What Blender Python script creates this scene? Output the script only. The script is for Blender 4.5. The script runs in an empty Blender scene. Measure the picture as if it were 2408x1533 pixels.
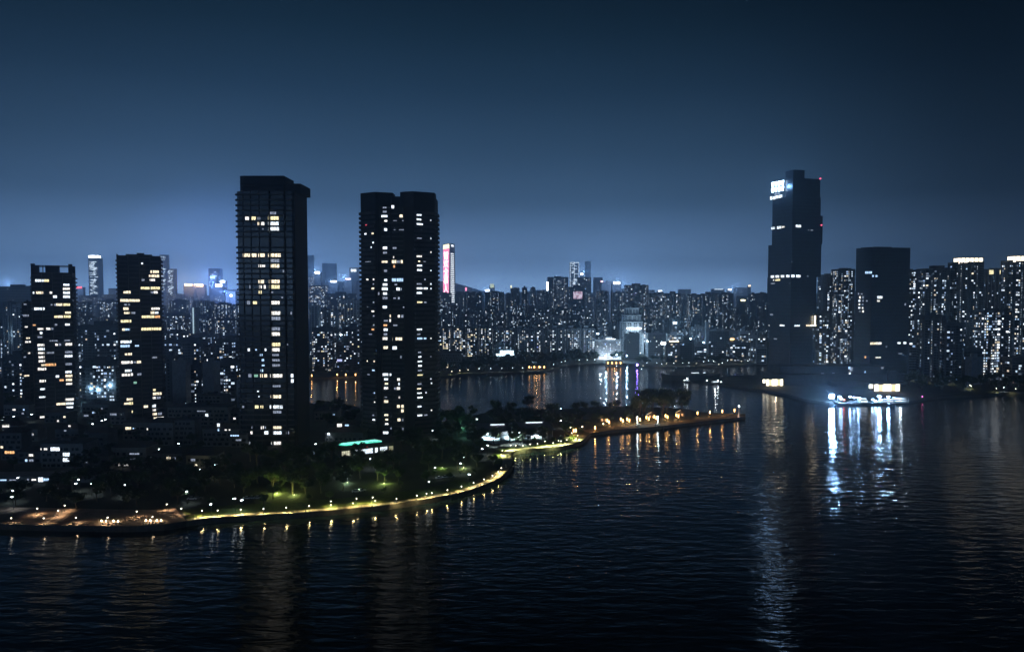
import bpy, bmesh, math, random
from mathutils import Vector, Matrix
from mathutils.geometry import tessellate_polygon
R = random.Random(11)
sc = bpy.context.scene
C = sc.collection
# ------------------------------------------------------------------ camera
F, CX, CY, HZ, H = 1627.3, 1204.0, 766.4, 696.6, 100.0      # photo measured on a 2408 px wide copy; camera 100 m up
PIT = math.atan((CY - HZ) / F)
cam = bpy.data.cameras.new('camera'); cam.sensor_width = 36; cam.lens = 36 * F / 2408
cam.clip_start = 1; cam.clip_end = 40000
co = bpy.data.objects.new('camera', cam); C.objects.link(co)
co.location = (0, 0, H); co.rotation_euler = (math.pi / 2 - PIT, 0, 0); sc.camera = co
# ------------------------------------------------------------------ world (night sky with the city's glow) and exposure
SKY_TOP = (0.0012, 0.004, 0.0085)
SKY = [(0.0, (0.003, 0.006, 0.012)), (0.495, (0.03, 0.055, 0.11)), (0.500, (0.68, 1.20, 2.10)), (0.506, (0.58, 1.03, 1.80)), (0.513, (0.35, 0.63, 1.12)), (0.521, (0.215, 0.395, 0.71)), (0.530, (0.125, 0.245, 0.455)), (0.541, (0.060, 0.127, 0.232)), (0.563, (0.032, 0.076, 0.142)),
       (0.589, (0.0145, 0.041, 0.081)), (0.613, (0.0070, 0.0235, 0.046)), (0.63, (0.0044, 0.015, 0.030)), (0.67, (0.0018, 0.0058, 0.012)), (0.92, SKY_TOP)]
w = bpy.data.worlds.new('World'); sc.world = w; w.use_nodes = True
nt = w.node_tree; N = nt.nodes; L = nt.links; N.clear()
out = N.new('ShaderNodeOutputWorld'); bg = N.new('ShaderNodeBackground'); bg.inputs[1].default_value = 1.0
tc = N.new('ShaderNodeTexCoord'); sx = N.new('ShaderNodeSeparateXYZ'); L.new(tc.outputs['Generated'], sx.inputs[0])
asn = N.new('ShaderNodeMath'); asn.operation = 'ARCSINE'; L.new(sx.outputs[2], asn.inputs[0])
mr = N.new('ShaderNodeMapRange'); mr.inputs[1].default_value = -math.pi / 2; mr.inputs[2].default_value = math.pi / 2
L.new(asn.outputs[0], mr.inputs[0])
rp = N.new('ShaderNodeValToRGB'); L.new(mr.outputs[0], rp.inputs[0])
e = rp.color_ramp.elements
while len(e) > 1: e.remove(e[-1])
e[0].position = SKY[0][0]; e[0].color = SKY[0][1] + (1,)
for p_, c_ in SKY[1:]:
    q = e.new(p_); q.color = c_ + (1,)
# the glow of the city centre lies ahead and a little to the left; the sky darkens away from it
dt = N.new('ShaderNodeVectorMath'); dt.operation = 'DOT_PRODUCT'; dt.inputs[1].default_value = Vector((-0.20, 0.98, 0.0)).normalized()
L.new(tc.outputs['Generated'], dt.inputs[0])
gl = N.new('ShaderNodeMapRange'); gl.inputs[1].default_value = 0.66; gl.inputs[2].default_value = 0.995
gl.inputs[3].default_value = 0.20; gl.inputs[4].default_value = 1.0; gl.interpolation_type = 'SMOOTHSTEP'
L.new(dt.outputs['Value'], gl.inputs[0])
nz = N.new('ShaderNodeTexNoise'); nz.inputs['Scale'].default_value = 2.2; nz.inputs['Detail'].default_value = 3; L.new(tc.outputs['Generated'], nz.inputs[0])
nm = N.new('ShaderNodeMapRange'); nm.inputs[3].default_value = 0.80; nm.inputs[4].default_value = 1.16; L.new(nz.outputs[0], nm.inputs[0])
# added glow in the unseen sky, behind left, to light facades and haze
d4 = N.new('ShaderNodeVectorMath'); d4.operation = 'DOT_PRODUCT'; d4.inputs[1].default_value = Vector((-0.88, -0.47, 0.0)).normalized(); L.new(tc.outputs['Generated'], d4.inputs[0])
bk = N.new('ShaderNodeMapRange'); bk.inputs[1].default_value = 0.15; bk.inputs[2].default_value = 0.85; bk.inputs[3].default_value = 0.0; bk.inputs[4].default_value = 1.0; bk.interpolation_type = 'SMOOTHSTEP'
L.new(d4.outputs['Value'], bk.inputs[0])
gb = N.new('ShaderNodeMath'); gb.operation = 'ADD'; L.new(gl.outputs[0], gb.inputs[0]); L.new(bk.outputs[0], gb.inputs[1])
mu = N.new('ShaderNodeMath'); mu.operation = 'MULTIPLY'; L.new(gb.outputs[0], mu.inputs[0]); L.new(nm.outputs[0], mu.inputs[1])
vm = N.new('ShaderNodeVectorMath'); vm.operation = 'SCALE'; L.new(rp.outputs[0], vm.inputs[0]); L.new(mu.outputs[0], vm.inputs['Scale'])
sky = N.new('ShaderNodeTexSky'); sky.sky_type = 'NISHITA'; sky.sun_disc = False; sky.sun_elevation = math.radians(-6); sky.sun_rotation = math.radians(190)
sv = N.new('ShaderNodeVectorMath'); sv.operation = 'SCALE'; sv.inputs['Scale'].default_value = 0.05; L.new(sky.outputs[0], sv.inputs[0])
ad = N.new('ShaderNodeVectorMath'); ad.operation = 'ADD'; L.new(vm.outputs[0], ad.inputs[0]); L.new(sv.outputs[0], ad.inputs[1])
# violet-blue glow over the downtown far to the left
d3 = N.new('ShaderNodeVectorMath'); d3.operation = 'DOT_PRODUCT'; d3.inputs[1].default_value = Vector((-0.385, 0.92, 0.0)).normalized(); L.new(tc.outputs['Generated'], d3.inputs[0])
g3 = N.new('ShaderNodeMapRange'); g3.inputs[1].default_value = math.cos(math.radians(10)); g3.inputs[2].default_value = 1.0; g3.interpolation_type = 'SMOOTHERSTEP'; L.new(d3.outputs['Value'], g3.inputs[0])
s3 = N.new('ShaderNodeVectorMath'); s3.operation = 'SCALE'; s3.inputs[0].default_value = (0.035, 0.075, 0.22); L.new(g3.outputs[0], s3.inputs['Scale'])
a3 = N.new('ShaderNodeVectorMath'); a3.operation = 'ADD'; L.new(ad.outputs[0], a3.inputs[0]); L.new(s3.outputs[0], a3.inputs[1]); ad = a3
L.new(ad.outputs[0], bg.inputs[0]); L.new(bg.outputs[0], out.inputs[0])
HAZE_DENSITY = 2.0e-4
sc.view_settings.view_transform = 'Standard'; sc.view_settings.look = 'None'; sc.view_settings.exposure = 0; sc.view_settings.gamma = 1
cy = sc.cycles
cy.use_denoising = True; cy.max_bounces = 6; cy.diffuse_bounces = 2; cy.glossy_bounces = 3; cy.volume_bounces = 3; cy.transmission_bounces = 3
cy.transparent_max_bounces = 8; cy.sample_clamp_indirect = 8; cy.caustics_reflective = False; cy.caustics_refractive = False; cy.use_light_tree = True
try:
    cy.denoiser = 'OPENIMAGEDENOISE'; cy.denoising_input_passes = 'RGB_ALBEDO_NORMAL'
except Exception: pass

# ------------------------------------------------------------------ photo pixel -> place
def ray(u, v):
    x = (u - CX) / F; y = -(v - CY) / F
    return Vector((x, math.cos(PIT) + math.sin(PIT) * y, -math.sin(PIT) + math.cos(PIT) * y))
def G(u, v, z=0.0):
    d = ray(u, v); t = (z - H) / d.z
    return Vector((0, 0, H)) + d * t
def AY(u, v, Y):
    d = ray(u, v); return Vector((0, 0, H)) + d * (Y / d.y)
def X_(u, Y): return AY(u, HZ, Y).x
def Z_(v, Y): return AY(CX, v, Y).z
ZG = 2.2
# zoomed-view coordinates -> 2408 px coordinates
ZA = lambda u, v: (u * .26844, 558.5 + v * .26844)
ZB = lambda u, v: (529.1 + u * .24922, 382.1 + v * .24922)
ZC = lambda u, v: (529.1 + u * .24922, 734.9 + v * .24922)
ZD = lambda u, v: (u * .24932, 911.2 + v * .24932)
ZE = lambda u, v: (529.1 + u * .23004, 999.4 + v * .23004)
ZF = lambda u, v: (999.4 + u * .2301, 558.5 + v * .2301)
ZGG = lambda u, v: (1410.9 + u * .2301, 558.5 + v * .2301)
ZH = lambda u, v: (999.4 + u * .2301, 852.4 + v * .2301)
ZI = lambda u, v: (1352.1 + u * .2109, 852.4 + v * .2109)
ZJ = lambda u, v: (1734.3 + u * .3068, 382.1 + v * .3068)
ZK = lambda u, v: (1881.2 + u * .26847, 558.5 + v * .26847)
ZL = lambda u, v: (1763.7 + u * .26757, 793.7 + v * .26757)
ZM = lambda u, v: (1528.5 + u * .15869, 870.1 + v * .15869)
ZS = lambda u, v: (1910.6 + u * .10987, 870.1 + v * .10987)
ZQ = lambda u, v: (764.3 + u * .07813, 987.6 + v * .07813)
ZZ = lambda u, v: (1175.8 + u * .12207, 952.4 + v * .12207)

# ------------------------------------------------------------------ materials
MATS = {}
def mat(name, col, rough=.85, var=.2, scale=.3, metal=0.0, spec=.3, coat=None):
    if name in MATS: return MATS[name]
    m = bpy.data.materials.new(name); m.use_nodes = True; n = m.node_tree.nodes; l = m.node_tree.links
    b = n['Principled BSDF']; b.inputs['Roughness'].default_value = rough; b.inputs['Metallic'].default_value = metal
    b.inputs['Specular IOR Level'].default_value = spec
    t = n.new('ShaderNodeTexCoord'); z = n.new('ShaderNodeTexNoise'); z.inputs['Scale'].default_value = scale; z.inputs['Detail'].default_value = 4
    l.new(t.outputs['Object'], z.inputs[0])
    r = n.new('ShaderNodeMapRange'); r.inputs[1].default_value = .3; r.inputs[2].default_value = .7; r.inputs[3].default_value = 1 - var; r.inputs[4].default_value = 1 + var
    l.new(z.outputs[0], r.inputs[0])
    s = n.new('ShaderNodeVectorMath'); s.operation = 'SCALE'; s.inputs[0].default_value = col; l.new(r.outputs[0], s.inputs['Scale'])
    l.new(s.outputs[0], b.inputs['Base Color'])
    MATS[name] = m; return m
def emit(name, col, st, sample=False, var=0.0):
    if name in MATS: return MATS[name]
    m = bpy.data.materials.new(name); m.use_nodes = True; n = m.node_tree.nodes; l = m.node_tree.links
    b = n['Principled BSDF']; b.inputs['Base Color'].default_value = (.05, .05, .05, 1); b.inputs['Roughness'].default_value = .3
    b.inputs['Emission Color'].default_value = col + (1,); b.inputs['Emission Strength'].default_value = st
    if var:   # rooms behind the pane: furniture, curtains, lamps
        t = n.new('ShaderNodeTexCoord'); o = n.new('ShaderNodeObjectInfo'); a = n.new('ShaderNodeVectorMath'); a.operation = 'MULTIPLY_ADD'
        a.inputs[1].default_value = (3.2, 1, 2.0); l.new(t.outputs['Generated'], a.inputs[0])
        k = n.new('ShaderNodeMath'); k.operation = 'MULTIPLY'; k.inputs[1].default_value = 137.0; l.new(o.outputs['Random'], k.inputs[0])
        l.new(k.outputs[0], a.inputs[2])
        z = n.new('ShaderNodeTexNoise'); z.inputs['Scale'].default_value = 1.5; z.inputs['Detail'].default_value = 2.5; l.new(a.outputs[0], z.inputs[0])
        r = n.new('ShaderNodeMapRange'); r.inputs[1].default_value = .32; r.inputs[2].default_value = .68
        r.inputs[3].default_value = st * (1 - var); r.inputs[4].default_value = st * (1 + var); l.new(z.outputs[0], r.inputs[0])
        l.new(r.outputs[0], b.inputs['Emission Strength'])
    m.cycles.emission_sampling = 'AUTO' if sample else 'NONE'
    MATS[name] = m; return m
WALLS = [mat('wall_pale', (.34, .35, .37)), mat('wall_beige', (.30, .27, .24)), mat('wall_grey', (.20, .21, .23)), mat('wall_brown', (.17, .14, .125)),
         mat('wall_slate', (.10, .115, .13)), mat('wall_white', (.52, .53, .55))]
WADJ = ['pale', 'beige', 'grey', 'brownish', 'slate', 'white']
GLASS = mat('dark_glass', (.02, .025, .03), .15, .3, .6, spec=.5)
ROOFM = mat('roof_felt', (.07, .07, .075), .9, .3, .4)
CONC = mat('concrete', (.26, .26, .255), .9, .25, .5)
DARKM = mat('dark_metal', (.035, .037, .04), .45, .2, 2, .6)
WL = [emit('window_cool', (.80, .90, 1.0), 1.8, var=.65), emit('window_white', (1.0, .96, .90), 1.4, var=.65), emit('window_blue', (.45, .68, 1.0), 1.5, var=.4),
      emit('window_dim', (.62, .72, .95), .42, var=.6), emit('window_warm', (1.0, .86, .62), 1.5, var=.6), emit('window_yellow', (1.0, .88, .50), 1.4, var=.5),
      emit('window_orange', (1.0, .52, .22), 1.2, var=.5), emit('window_red', (1.0, .12, .18), .8, var=.3), emit('window_mint', (.45, .95, .72), .6, var=.4)]
TONE = {'W': 1, 'V': 0, 'B': 2, 'D': 3, 'Y': 4, 'Z': 5, 'O': 6, 'R': 7, 'G': 8}
FAR = [emit('far_cool', (.66, .82, 1.0), 1.3), emit('far_white', (.86, .93, 1.0), 2.2), emit('far_blue', (.45, .65, 1.0), .9), emit('far_dim', (.5, .65, .9), .28),
       emit('far_warm', (1.0, .84, .62), .9)]
SIGN_W = emit('sign_white', (.86, .93, 1.0), 9.0); SIGN_B = emit('sign_blue', (.30, .55, 1.0), 5.0); SIGN_Y = emit('sign_amber', (1.0, .62, .25), 5.0); SIGN_R = emit('sign_red', (1.0, .08, .10), 4.0)

# ------------------------------------------------------------------ mesh helpers
class MB:
    def __init__(s): s.v = []; s.f = []; s.m = []
    def quad(s, a, b, c, d, m=0):
        i = len(s.v); s.v += [tuple(a), tuple(b), tuple(c), tuple(d)]; s.f.append((i, i + 1, i + 2, i + 3)); s.m.append(m)
    def poly(s, pts, m=0):
        i = len(s.v); s.v += [tuple(p) for p in pts]; s.f.append(tuple(range(i, i + len(pts)))); s.m.append(m)
    def box(s, x0, x1, y0, y1, z0, z1, m=0, top=None):
        i = len(s.v); s.v += [(x0, y0, z0), (x1, y0, z0), (x1, y1, z0), (x0, y1, z0), (x0, y0, z1), (x1, y0, z1), (x1, y1, z1), (x0, y1, z1)]
        for k, f in enumerate([(0, 3, 2, 1), (4, 5, 6, 7), (0, 1, 5, 4), (1, 2, 6, 5), (2, 3, 7, 6), (3, 0, 4, 7)]):
            s.f.append(tuple(i + j for j in f)); s.m.append(top if (k == 1 and top is not None) else m)
    def prism(s, pts, z0, z1, m=0, top=None, taper=1.0):
        n = len(pts); i = len(s.v); cx_ = sum(p[0] for p in pts) / n; cy_ = sum(p[1] for p in pts) / n
        s.v += [(p[0], p[1], z0) for p in pts] + [(cx_ + (p[0] - cx_) * taper, cy_ + (p[1] - cy_) * taper, z1) for p in pts]
        for k in range(n):
            j = (k + 1) % n; s.f.append((i + k, i + j, i + n + j, i + n + k)); s.m.append(m)
        s.f.append(tuple(i + n + k for k in range(n))); s.m.append(m if top is None else top)
        s.f.append(tuple(i + k for k in reversed(range(n)))); s.m.append(m)
    def cyl(s, x, y, z0, z1, r0, r1=None, n=8, m=0):
        r1 = r0 if r1 is None else r1; i = len(s.v)
        for z, r in ((z0, r0), (z1, r1)):
            s.v += [(x + r * math.cos(2 * math.pi * k / n), y + r * math.sin(2 * math.pi * k / n), z) for k in range(n)]
        for k in range(n):
            j = (k + 1) % n; s.f.append((i + k, i + j, i + n + j, i + n + k)); s.m.append(m)
        s.f.append(tuple(i + n + k for k in range(n))); s.m.append(m); s.f.append(tuple(i + k for k in reversed(range(n)))); s.m.append(m)
    def tube(s, a, b, r0, r1=None, n=6, m=0):
        a = Vector(a); b = Vector(b); r1 = r0 if r1 is None else r1; d = (b - a).normalized()
        p = d.orthogonal().normalized(); q = d.cross(p); i = len(s.v)
        for o, r in ((a, r0), (b, r1)):
            s.v += [tuple(o + (p * math.cos(2 * math.pi * k / n) + q * math.sin(2 * math.pi * k / n)) * r) for k in range(n)]
        for k in range(n):
            j = (k + 1) % n; s.f.append((i + k, i + j, i + n + j, i + n + k)); s.m.append(m)
        s.f.append(tuple(i + n + k for k in range(n))); s.m.append(m); s.f.append(tuple(i + k for k in reversed(range(n)))); s.m.append(m)
    def mesh(s, name, mats):
        me = bpy.data.meshes.new(name); me.from_pydata(s.v, [], s.f)
        for x in mats: me.materials.append(x)
        if len(mats) > 1: me.polygons.foreach_set('material_index', s.m)
        me.update(); return me
    def build(s, name, mats, parent=None, loc=None, rz=0):
        if not isinstance(mats, (list, tuple)): mats = [mats]
        return link(name, s.mesh(name, mats), parent, loc, rz)
def link(name, me, parent=None, loc=None, rz=0):
    o = bpy.data.objects.new(name, me); C.objects.link(o)
    if parent is not None: o.parent = parent
    if loc is not None: o.location = loc
    if rz: o.rotation_euler = (0, 0, rz)
    return o
def tag(o, label, cat, group=None, kind=None):
    if label: o['label'] = label
    if cat: o['category'] = cat
    if group: o['group'] = group
    if kind: o['kind'] = kind
    return o
def empty(name, loc, rz=0, label=None, cat=None, group=None):
    o = bpy.data.objects.new(name, None); C.objects.link(o); o.location = loc; o.rotation_euler = (0, 0, rz); o.empty_display_size = 1
    return tag(o, label, cat, group)
def structure(o): o['kind'] = 'structure'; return o
def light(parent, loc, power, col, rad=.25, name='light'):
    d = bpy.data.lights.new(name, 'POINT'); d.energy = power; d.color = col; d.shadow_soft_size = rad
    o = bpy.data.objects.new(name, d); C.objects.link(o); o.parent = parent; o.location = loc; return o
def spot(parent, loc, target, power, col, ang=110, rad=.3, name='light'):
    d = bpy.data.lights.new(name, 'SPOT'); d.energy = power; d.color = col; d.shadow_soft_size = rad; d.spot_size = math.radians(ang); d.spot_blend = .6
    o = bpy.data.objects.new(name, d); C.objects.link(o); o.parent = parent; o.location = loc
    o.rotation_euler = (Vector(target) - Vector(loc)).to_track_quat('-Z', 'Y').to_euler(); return o
ORD = ['first', 'second', 'third', 'fourth', 'fifth', 'sixth', 'seventh', 'eighth', 'ninth', 'tenth', 'eleventh', 'twelfth', 'thirteenth', 'fourteenth', 'fifteenth', 'sixteenth',
       'seventeenth', 'eighteenth', 'nineteenth', 'twentieth']
def ordinal(i):
    if i < 20: return ORD[i]
    t = {2: 'twenty', 3: 'thirty', 4: 'forty', 5: 'fifty'}[(i + 1) // 10]; r = (i + 1) % 10
    return t + '-' + ORD[r - 1] if r else {2: 'twentieth', 3: 'thirtieth', 4: 'fortieth', 5: 'fiftieth'}[(i + 1) // 10]

# ------------------------------------------------------------------ setting: land, water, path, lawn, hills
def smooth(pts, step):
    out = []
    n = len(pts)
    for i in range(n - 1):
        p0 = pts[max(i - 1, 0)]; p1 = pts[i]; p2 = pts[i + 1]; p3 = pts[min(i + 2, n - 1)]
        k = max(1, int((p2 - p1).length / step))
        for j in range(k):
            t = j / k
            out.append(.5 * ((2 * p1) + (p2 - p0) * t + (2 * p0 - 5 * p1 + 4 * p2 - p3) * t * t + (3 * p1 - p0 - 3 * p2 + p3) * t ** 3))
    out.append(pts[-1]); return out
S_FRONT = [(-420, 1240), (-150, 1243), (0, 1245), (100, 1248), (200, 1250), (300, 1251), (385, 1247), (440, 1238), (500, 1230), (600, 1224), (700, 1218), (800, 1210), (900, 1200), (1000, 1185),
           (1080, 1170), (1140, 1150), (1180, 1130), (1203, 1108), (1209, 1092), (1203, 1078), (1212, 1069), (1240, 1065), (1300, 1060), (1345, 1053), (1372, 1043), (1383, 1031)]
S_PIER = [(1388, 1025), (1450, 1017), (1530, 1011), (1600, 1003), (1690, 993), (1752, 985)]
S_BACK = [(1753, 979), (1700, 978), (1640, 974), (1615, 967), (1500, 962), (1400, 962), (1310, 968), (1200, 966), (1100, 985), (1010, 1000), (900, 985), (830, 960), (740, 955), (660, 935), (620, 905), (660, 893)]
S_FAR = [(735, 893), (850, 888), (1030, 888), (1100, 882), (1180, 880), (1250, 878), (1290, 874), (1330, 862), (1400, 858), (1470, 857), (1520, 862), (1560, 866), (1640, 865), (1700, 864), (1790, 858), (1830, 857),
         (1835, 868), (1790, 884), (1660, 893)]
S_RIGHT = [(1662, 899), (1700, 907), (1760, 917), (1800, 922), (1850, 932), (1900, 945), (1950, 951), (2010, 953), (2120, 951), (2200, 939), (2300, 933), (2408, 926), (2600, 922), (2900, 915)]
P = lambda s: Vector((G(*s).x, G(*s).y))
front = smooth([P(s) for s in S_FRONT], 4.0); pier = smooth([P(s) for s in S_PIER], 8.0); back = smooth([P(s) for s in S_BACK], 10.0)
far = smooth([P(s) for s in S_FAR], 12.0); right = smooth([P(s) for s in S_RIGHT], 12.0)
LAND = front + pier + back + far + right + [Vector((7000, 3000)), Vector((7000, 7400)), Vector((-7000, 7400)), Vector((-7000, 600)), Vector((-3000, 330))]
clean = [LAND[0]]
for p in LAND[1:]:
    if (p - clean[-1]).length > .5: clean.append(p)
LAND = clean
gm = mat('ground_soil', (.05, .055, .045), .95, .35, .05); stone = mat('seawall_stone', (.075, .072, .068), .9, .3, .7)
tri = tessellate_polygon([[Vector((p.x, p.y, 0)) for p in LAND]])
b = MB(); n = len(LAND)
b.v = [(p.x, p.y, ZG) for p in LAND] + [(p.x, p.y, -2.0) for p in LAND]
for t in tri: b.f.append(tuple(t)); b.m.append(0)
for i in range(n):
    j = (i + 1) % n; b.f.append((i, j, n + j, n + i)); b.m.append(1)
structure(b.build('ground', [gm, stone]))
def inside(p, poly):
    r = False; j = len(poly) - 1
    for i in range(len(poly)):
        a, c = poly[i], poly[j]
        if (a[1] > p[1]) != (c[1] > p[1]) and p[0] < (c[0] - a[0]) * (p[1] - a[1]) / (c[1] - a[1]) + a[0]: r = not r
        j = i
    return r
# water
wm = bpy.data.materials.new('water'); wm.use_nodes = True; n_ = wm.node_tree.nodes; l_ = wm.node_tree.links; pb = n_['Principled BSDF']
pb.inputs['Base Color'].default_value = (.0025, .006, .010, 1); pb.inputs['Roughness'].default_value = .10; pb.inputs['IOR'].default_value = 1.33; pb.inputs['Specular IOR Level'].default_value = .5
t_ = n_.new('ShaderNodeTexCoord')
def wave(sx_, sy_, det, amp, rot):
    mp = n_.new('ShaderNodeMapping'); mp.inputs['Scale'].default_value = (sx_, sy_, 1); mp.inputs['Rotation'].default_value = (0, 0, rot); l_.new(t_.outputs['Object'], mp.inputs[0])
    z = n_.new('ShaderNodeTexNoise'); z.inputs['Scale'].default_value = 1; z.inputs['Detail'].default_value = det; l_.new(mp.outputs[0], z.inputs[0])
    m = n_.new('ShaderNodeMath'); m.operation = 'MULTIPLY'; m.inputs[1].default_value = amp; l_.new(z.outputs[0], m.inputs[0]); return m
w1 = wave(.085, .25, 2, .56, .12); w2 = wave(.35, .9, 3, .11, -.15)
gs = wave(.0045, .011, 3, 1.0, .35)      # gusts: calmer and rougher patches
gr = n_.new('ShaderNodeMapRange'); gr.inputs[1].default_value = .35; gr.inputs[2].default_value = .65; gr.inputs[3].default_value = .5; gr.inputs[4].default_value = 1.2; l_.new(gs.outputs[0], gr.inputs[0])
sm = n_.new('ShaderNodeMath'); sm.operation = 'ADD'; l_.new(w1.outputs[0], sm.inputs[0]); l_.new(w2.outputs[0], sm.inputs[1])
ml = n_.new('ShaderNodeMath'); ml.operation = 'MULTIPLY'; l_.new(sm.outputs[0], ml.inputs[0]); l_.new(gr.outputs[0], ml.inputs[1])
bp = n_.new('ShaderNodeBump'); bp.inputs['Strength'].default_value = 1; bp.inputs['Distance'].default_value = 1.0; l_.new(ml.outputs[0], bp.inputs['Height']); l_.new(bp.outputs[0], pb.inputs['Normal'])
b = MB(); b.quad((-7100, -60, 0), (7100, -60, 0), (7100, 7400, 0), (-7100, 7400, 0)); structure(b.build('water', wm))
# ribbons along the front shore
def normals(pl):
    r = []
    for i in range(len(pl)):
        d = (pl[min(i + 1, len(pl) - 1)] - pl[max(i - 1, 0)]).normalized(); r.append(Vector((-d.y, d.x)))
    return r
def ribbon(pl, o0, o1, z, thick=0.0):
    nn = normals(pl); b = MB()
    for i in range(len(pl) - 1):
        f0 = o0(i) if callable(o0) else o0; f1 = o1(i) if callable(o1) else o1; g0 = o0(i + 1) if callable(o0) else o0; g1 = o1(i + 1) if callable(o1) else o1
        a = pl[i] + nn[i] * f0; d = pl[i] + nn[i] * f1; bb = pl[i + 1] + nn[i + 1] * g0; c = pl[i + 1] + nn[i + 1] * g1
        b.quad((a.x, a.y, z), (bb.x, bb.y, z), (c.x, c.y, z), (d.x, d.y, z))
        if thick:
            b.quad((a.x, a.y, z - thick), (bb.x, bb.y, z - thick), (bb.x, bb.y, z), (a.x, a.y, z)); b.quad((c.x, c.y, z - thick), (d.x, d.y, z - thick), (d.x, d.y, z), (c.x, c.y, z))
    return b
pave = mat('promenade_paving', (.30, .275, .24), .85, .22, .35); pink = mat('plaza_paving', (.31, .235, .19), .85, .25, .3)
grass = mat('lawn_grass', (.055, .085, .018), .95, .45, .8)
i_s = min(range(len(front)), key=lambda i: (front[i] - P((440, 1238))).length); i_b = min(range(len(front)), key=lambda i: (front[i] - P((1150, 1145))).length)
structure(ribbon(front[i_s:], .5, lambda i: 4.6 + 2.2 * max(0, min(1, (i + i_s - i_b) / 10)), ZG + .02).build('promenade', pave))
structure(ribbon(front[i_s:], 0, .5, ZG + .35, .5).build('seawall_coping', stone))
structure(ribbon(front[:i_s + 1], 0, .5, ZG + .35, .5).build('plaza_kerb', stone))
structure(ribbon(front[i_s:i_b], 4.6, 19, ZG + .05).build('lawn', grass))
structure(ribbon(front[i_b + 10:], 6.9, 11.5, ZG + .05).build('lawn_strip', grass))
structure(ribbon(front[:i_s + 1], .5, 24, ZG + .02).build('plaza', pink))
# plaza steps and planters are separate sheets of paving on low risers
deck = mat('pier_deck', (.20, .16, .125), .9, .3, .5)
b = MB(); pp = pier + back[:40]
npi = normals(pier); pz = [(p.x, p.y) for p in pier] + [((p + npi[k] * 11).x, (p + npi[k] * 11).y) for k, p in reversed(list(enumerate(pier)))]
cxp = sum(p[0] for p in pz) / len(pz); cyp = sum(p[1] for p in pz) / len(pz)
tr = tessellate_polygon([[Vector((p[0], p[1], 0)) for p in pz]]); b.v = [(p[0], p[1], ZG + .03) for p in pz]
for t in tr: b.f.append(tuple(t)); b.m.append(0)
structure(b.build('pier_deck', deck))
# hills far behind the city
b = MB(); hm = mat('hill_forest', (.03, .04, .03), .95, .3, .002)
for (y0, base, amp, sd) in ((5900, 95, 110, 3.1), (6700, 140, 170, 8.7)):
    rows = []
    for k in range(121):
        x = -6600 + k * 110
        h = base + amp * (.45 * math.sin(x * .0011 + sd) + .3 * math.sin(x * .0027 + 2 * sd) + .15 * math.sin(x * .0071 + sd * 5)) * (1 if True else 0)
        rows.append((x, max(20, h)))
    for k in range(120):
        (x0, h0), (x1, h1) = rows[k], rows[k + 1]
        b.quad((x0, y0 - 600, ZG), (x1, y0 - 600, ZG), (x1, y0, h1), (x0, y0, h0)); b.quad((x0, y0, h0), (x1, y0, h1), (x1, y0 + 600, ZG), (x0, y0 + 600, ZG))
structure(b.build('hills', hm))

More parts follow.
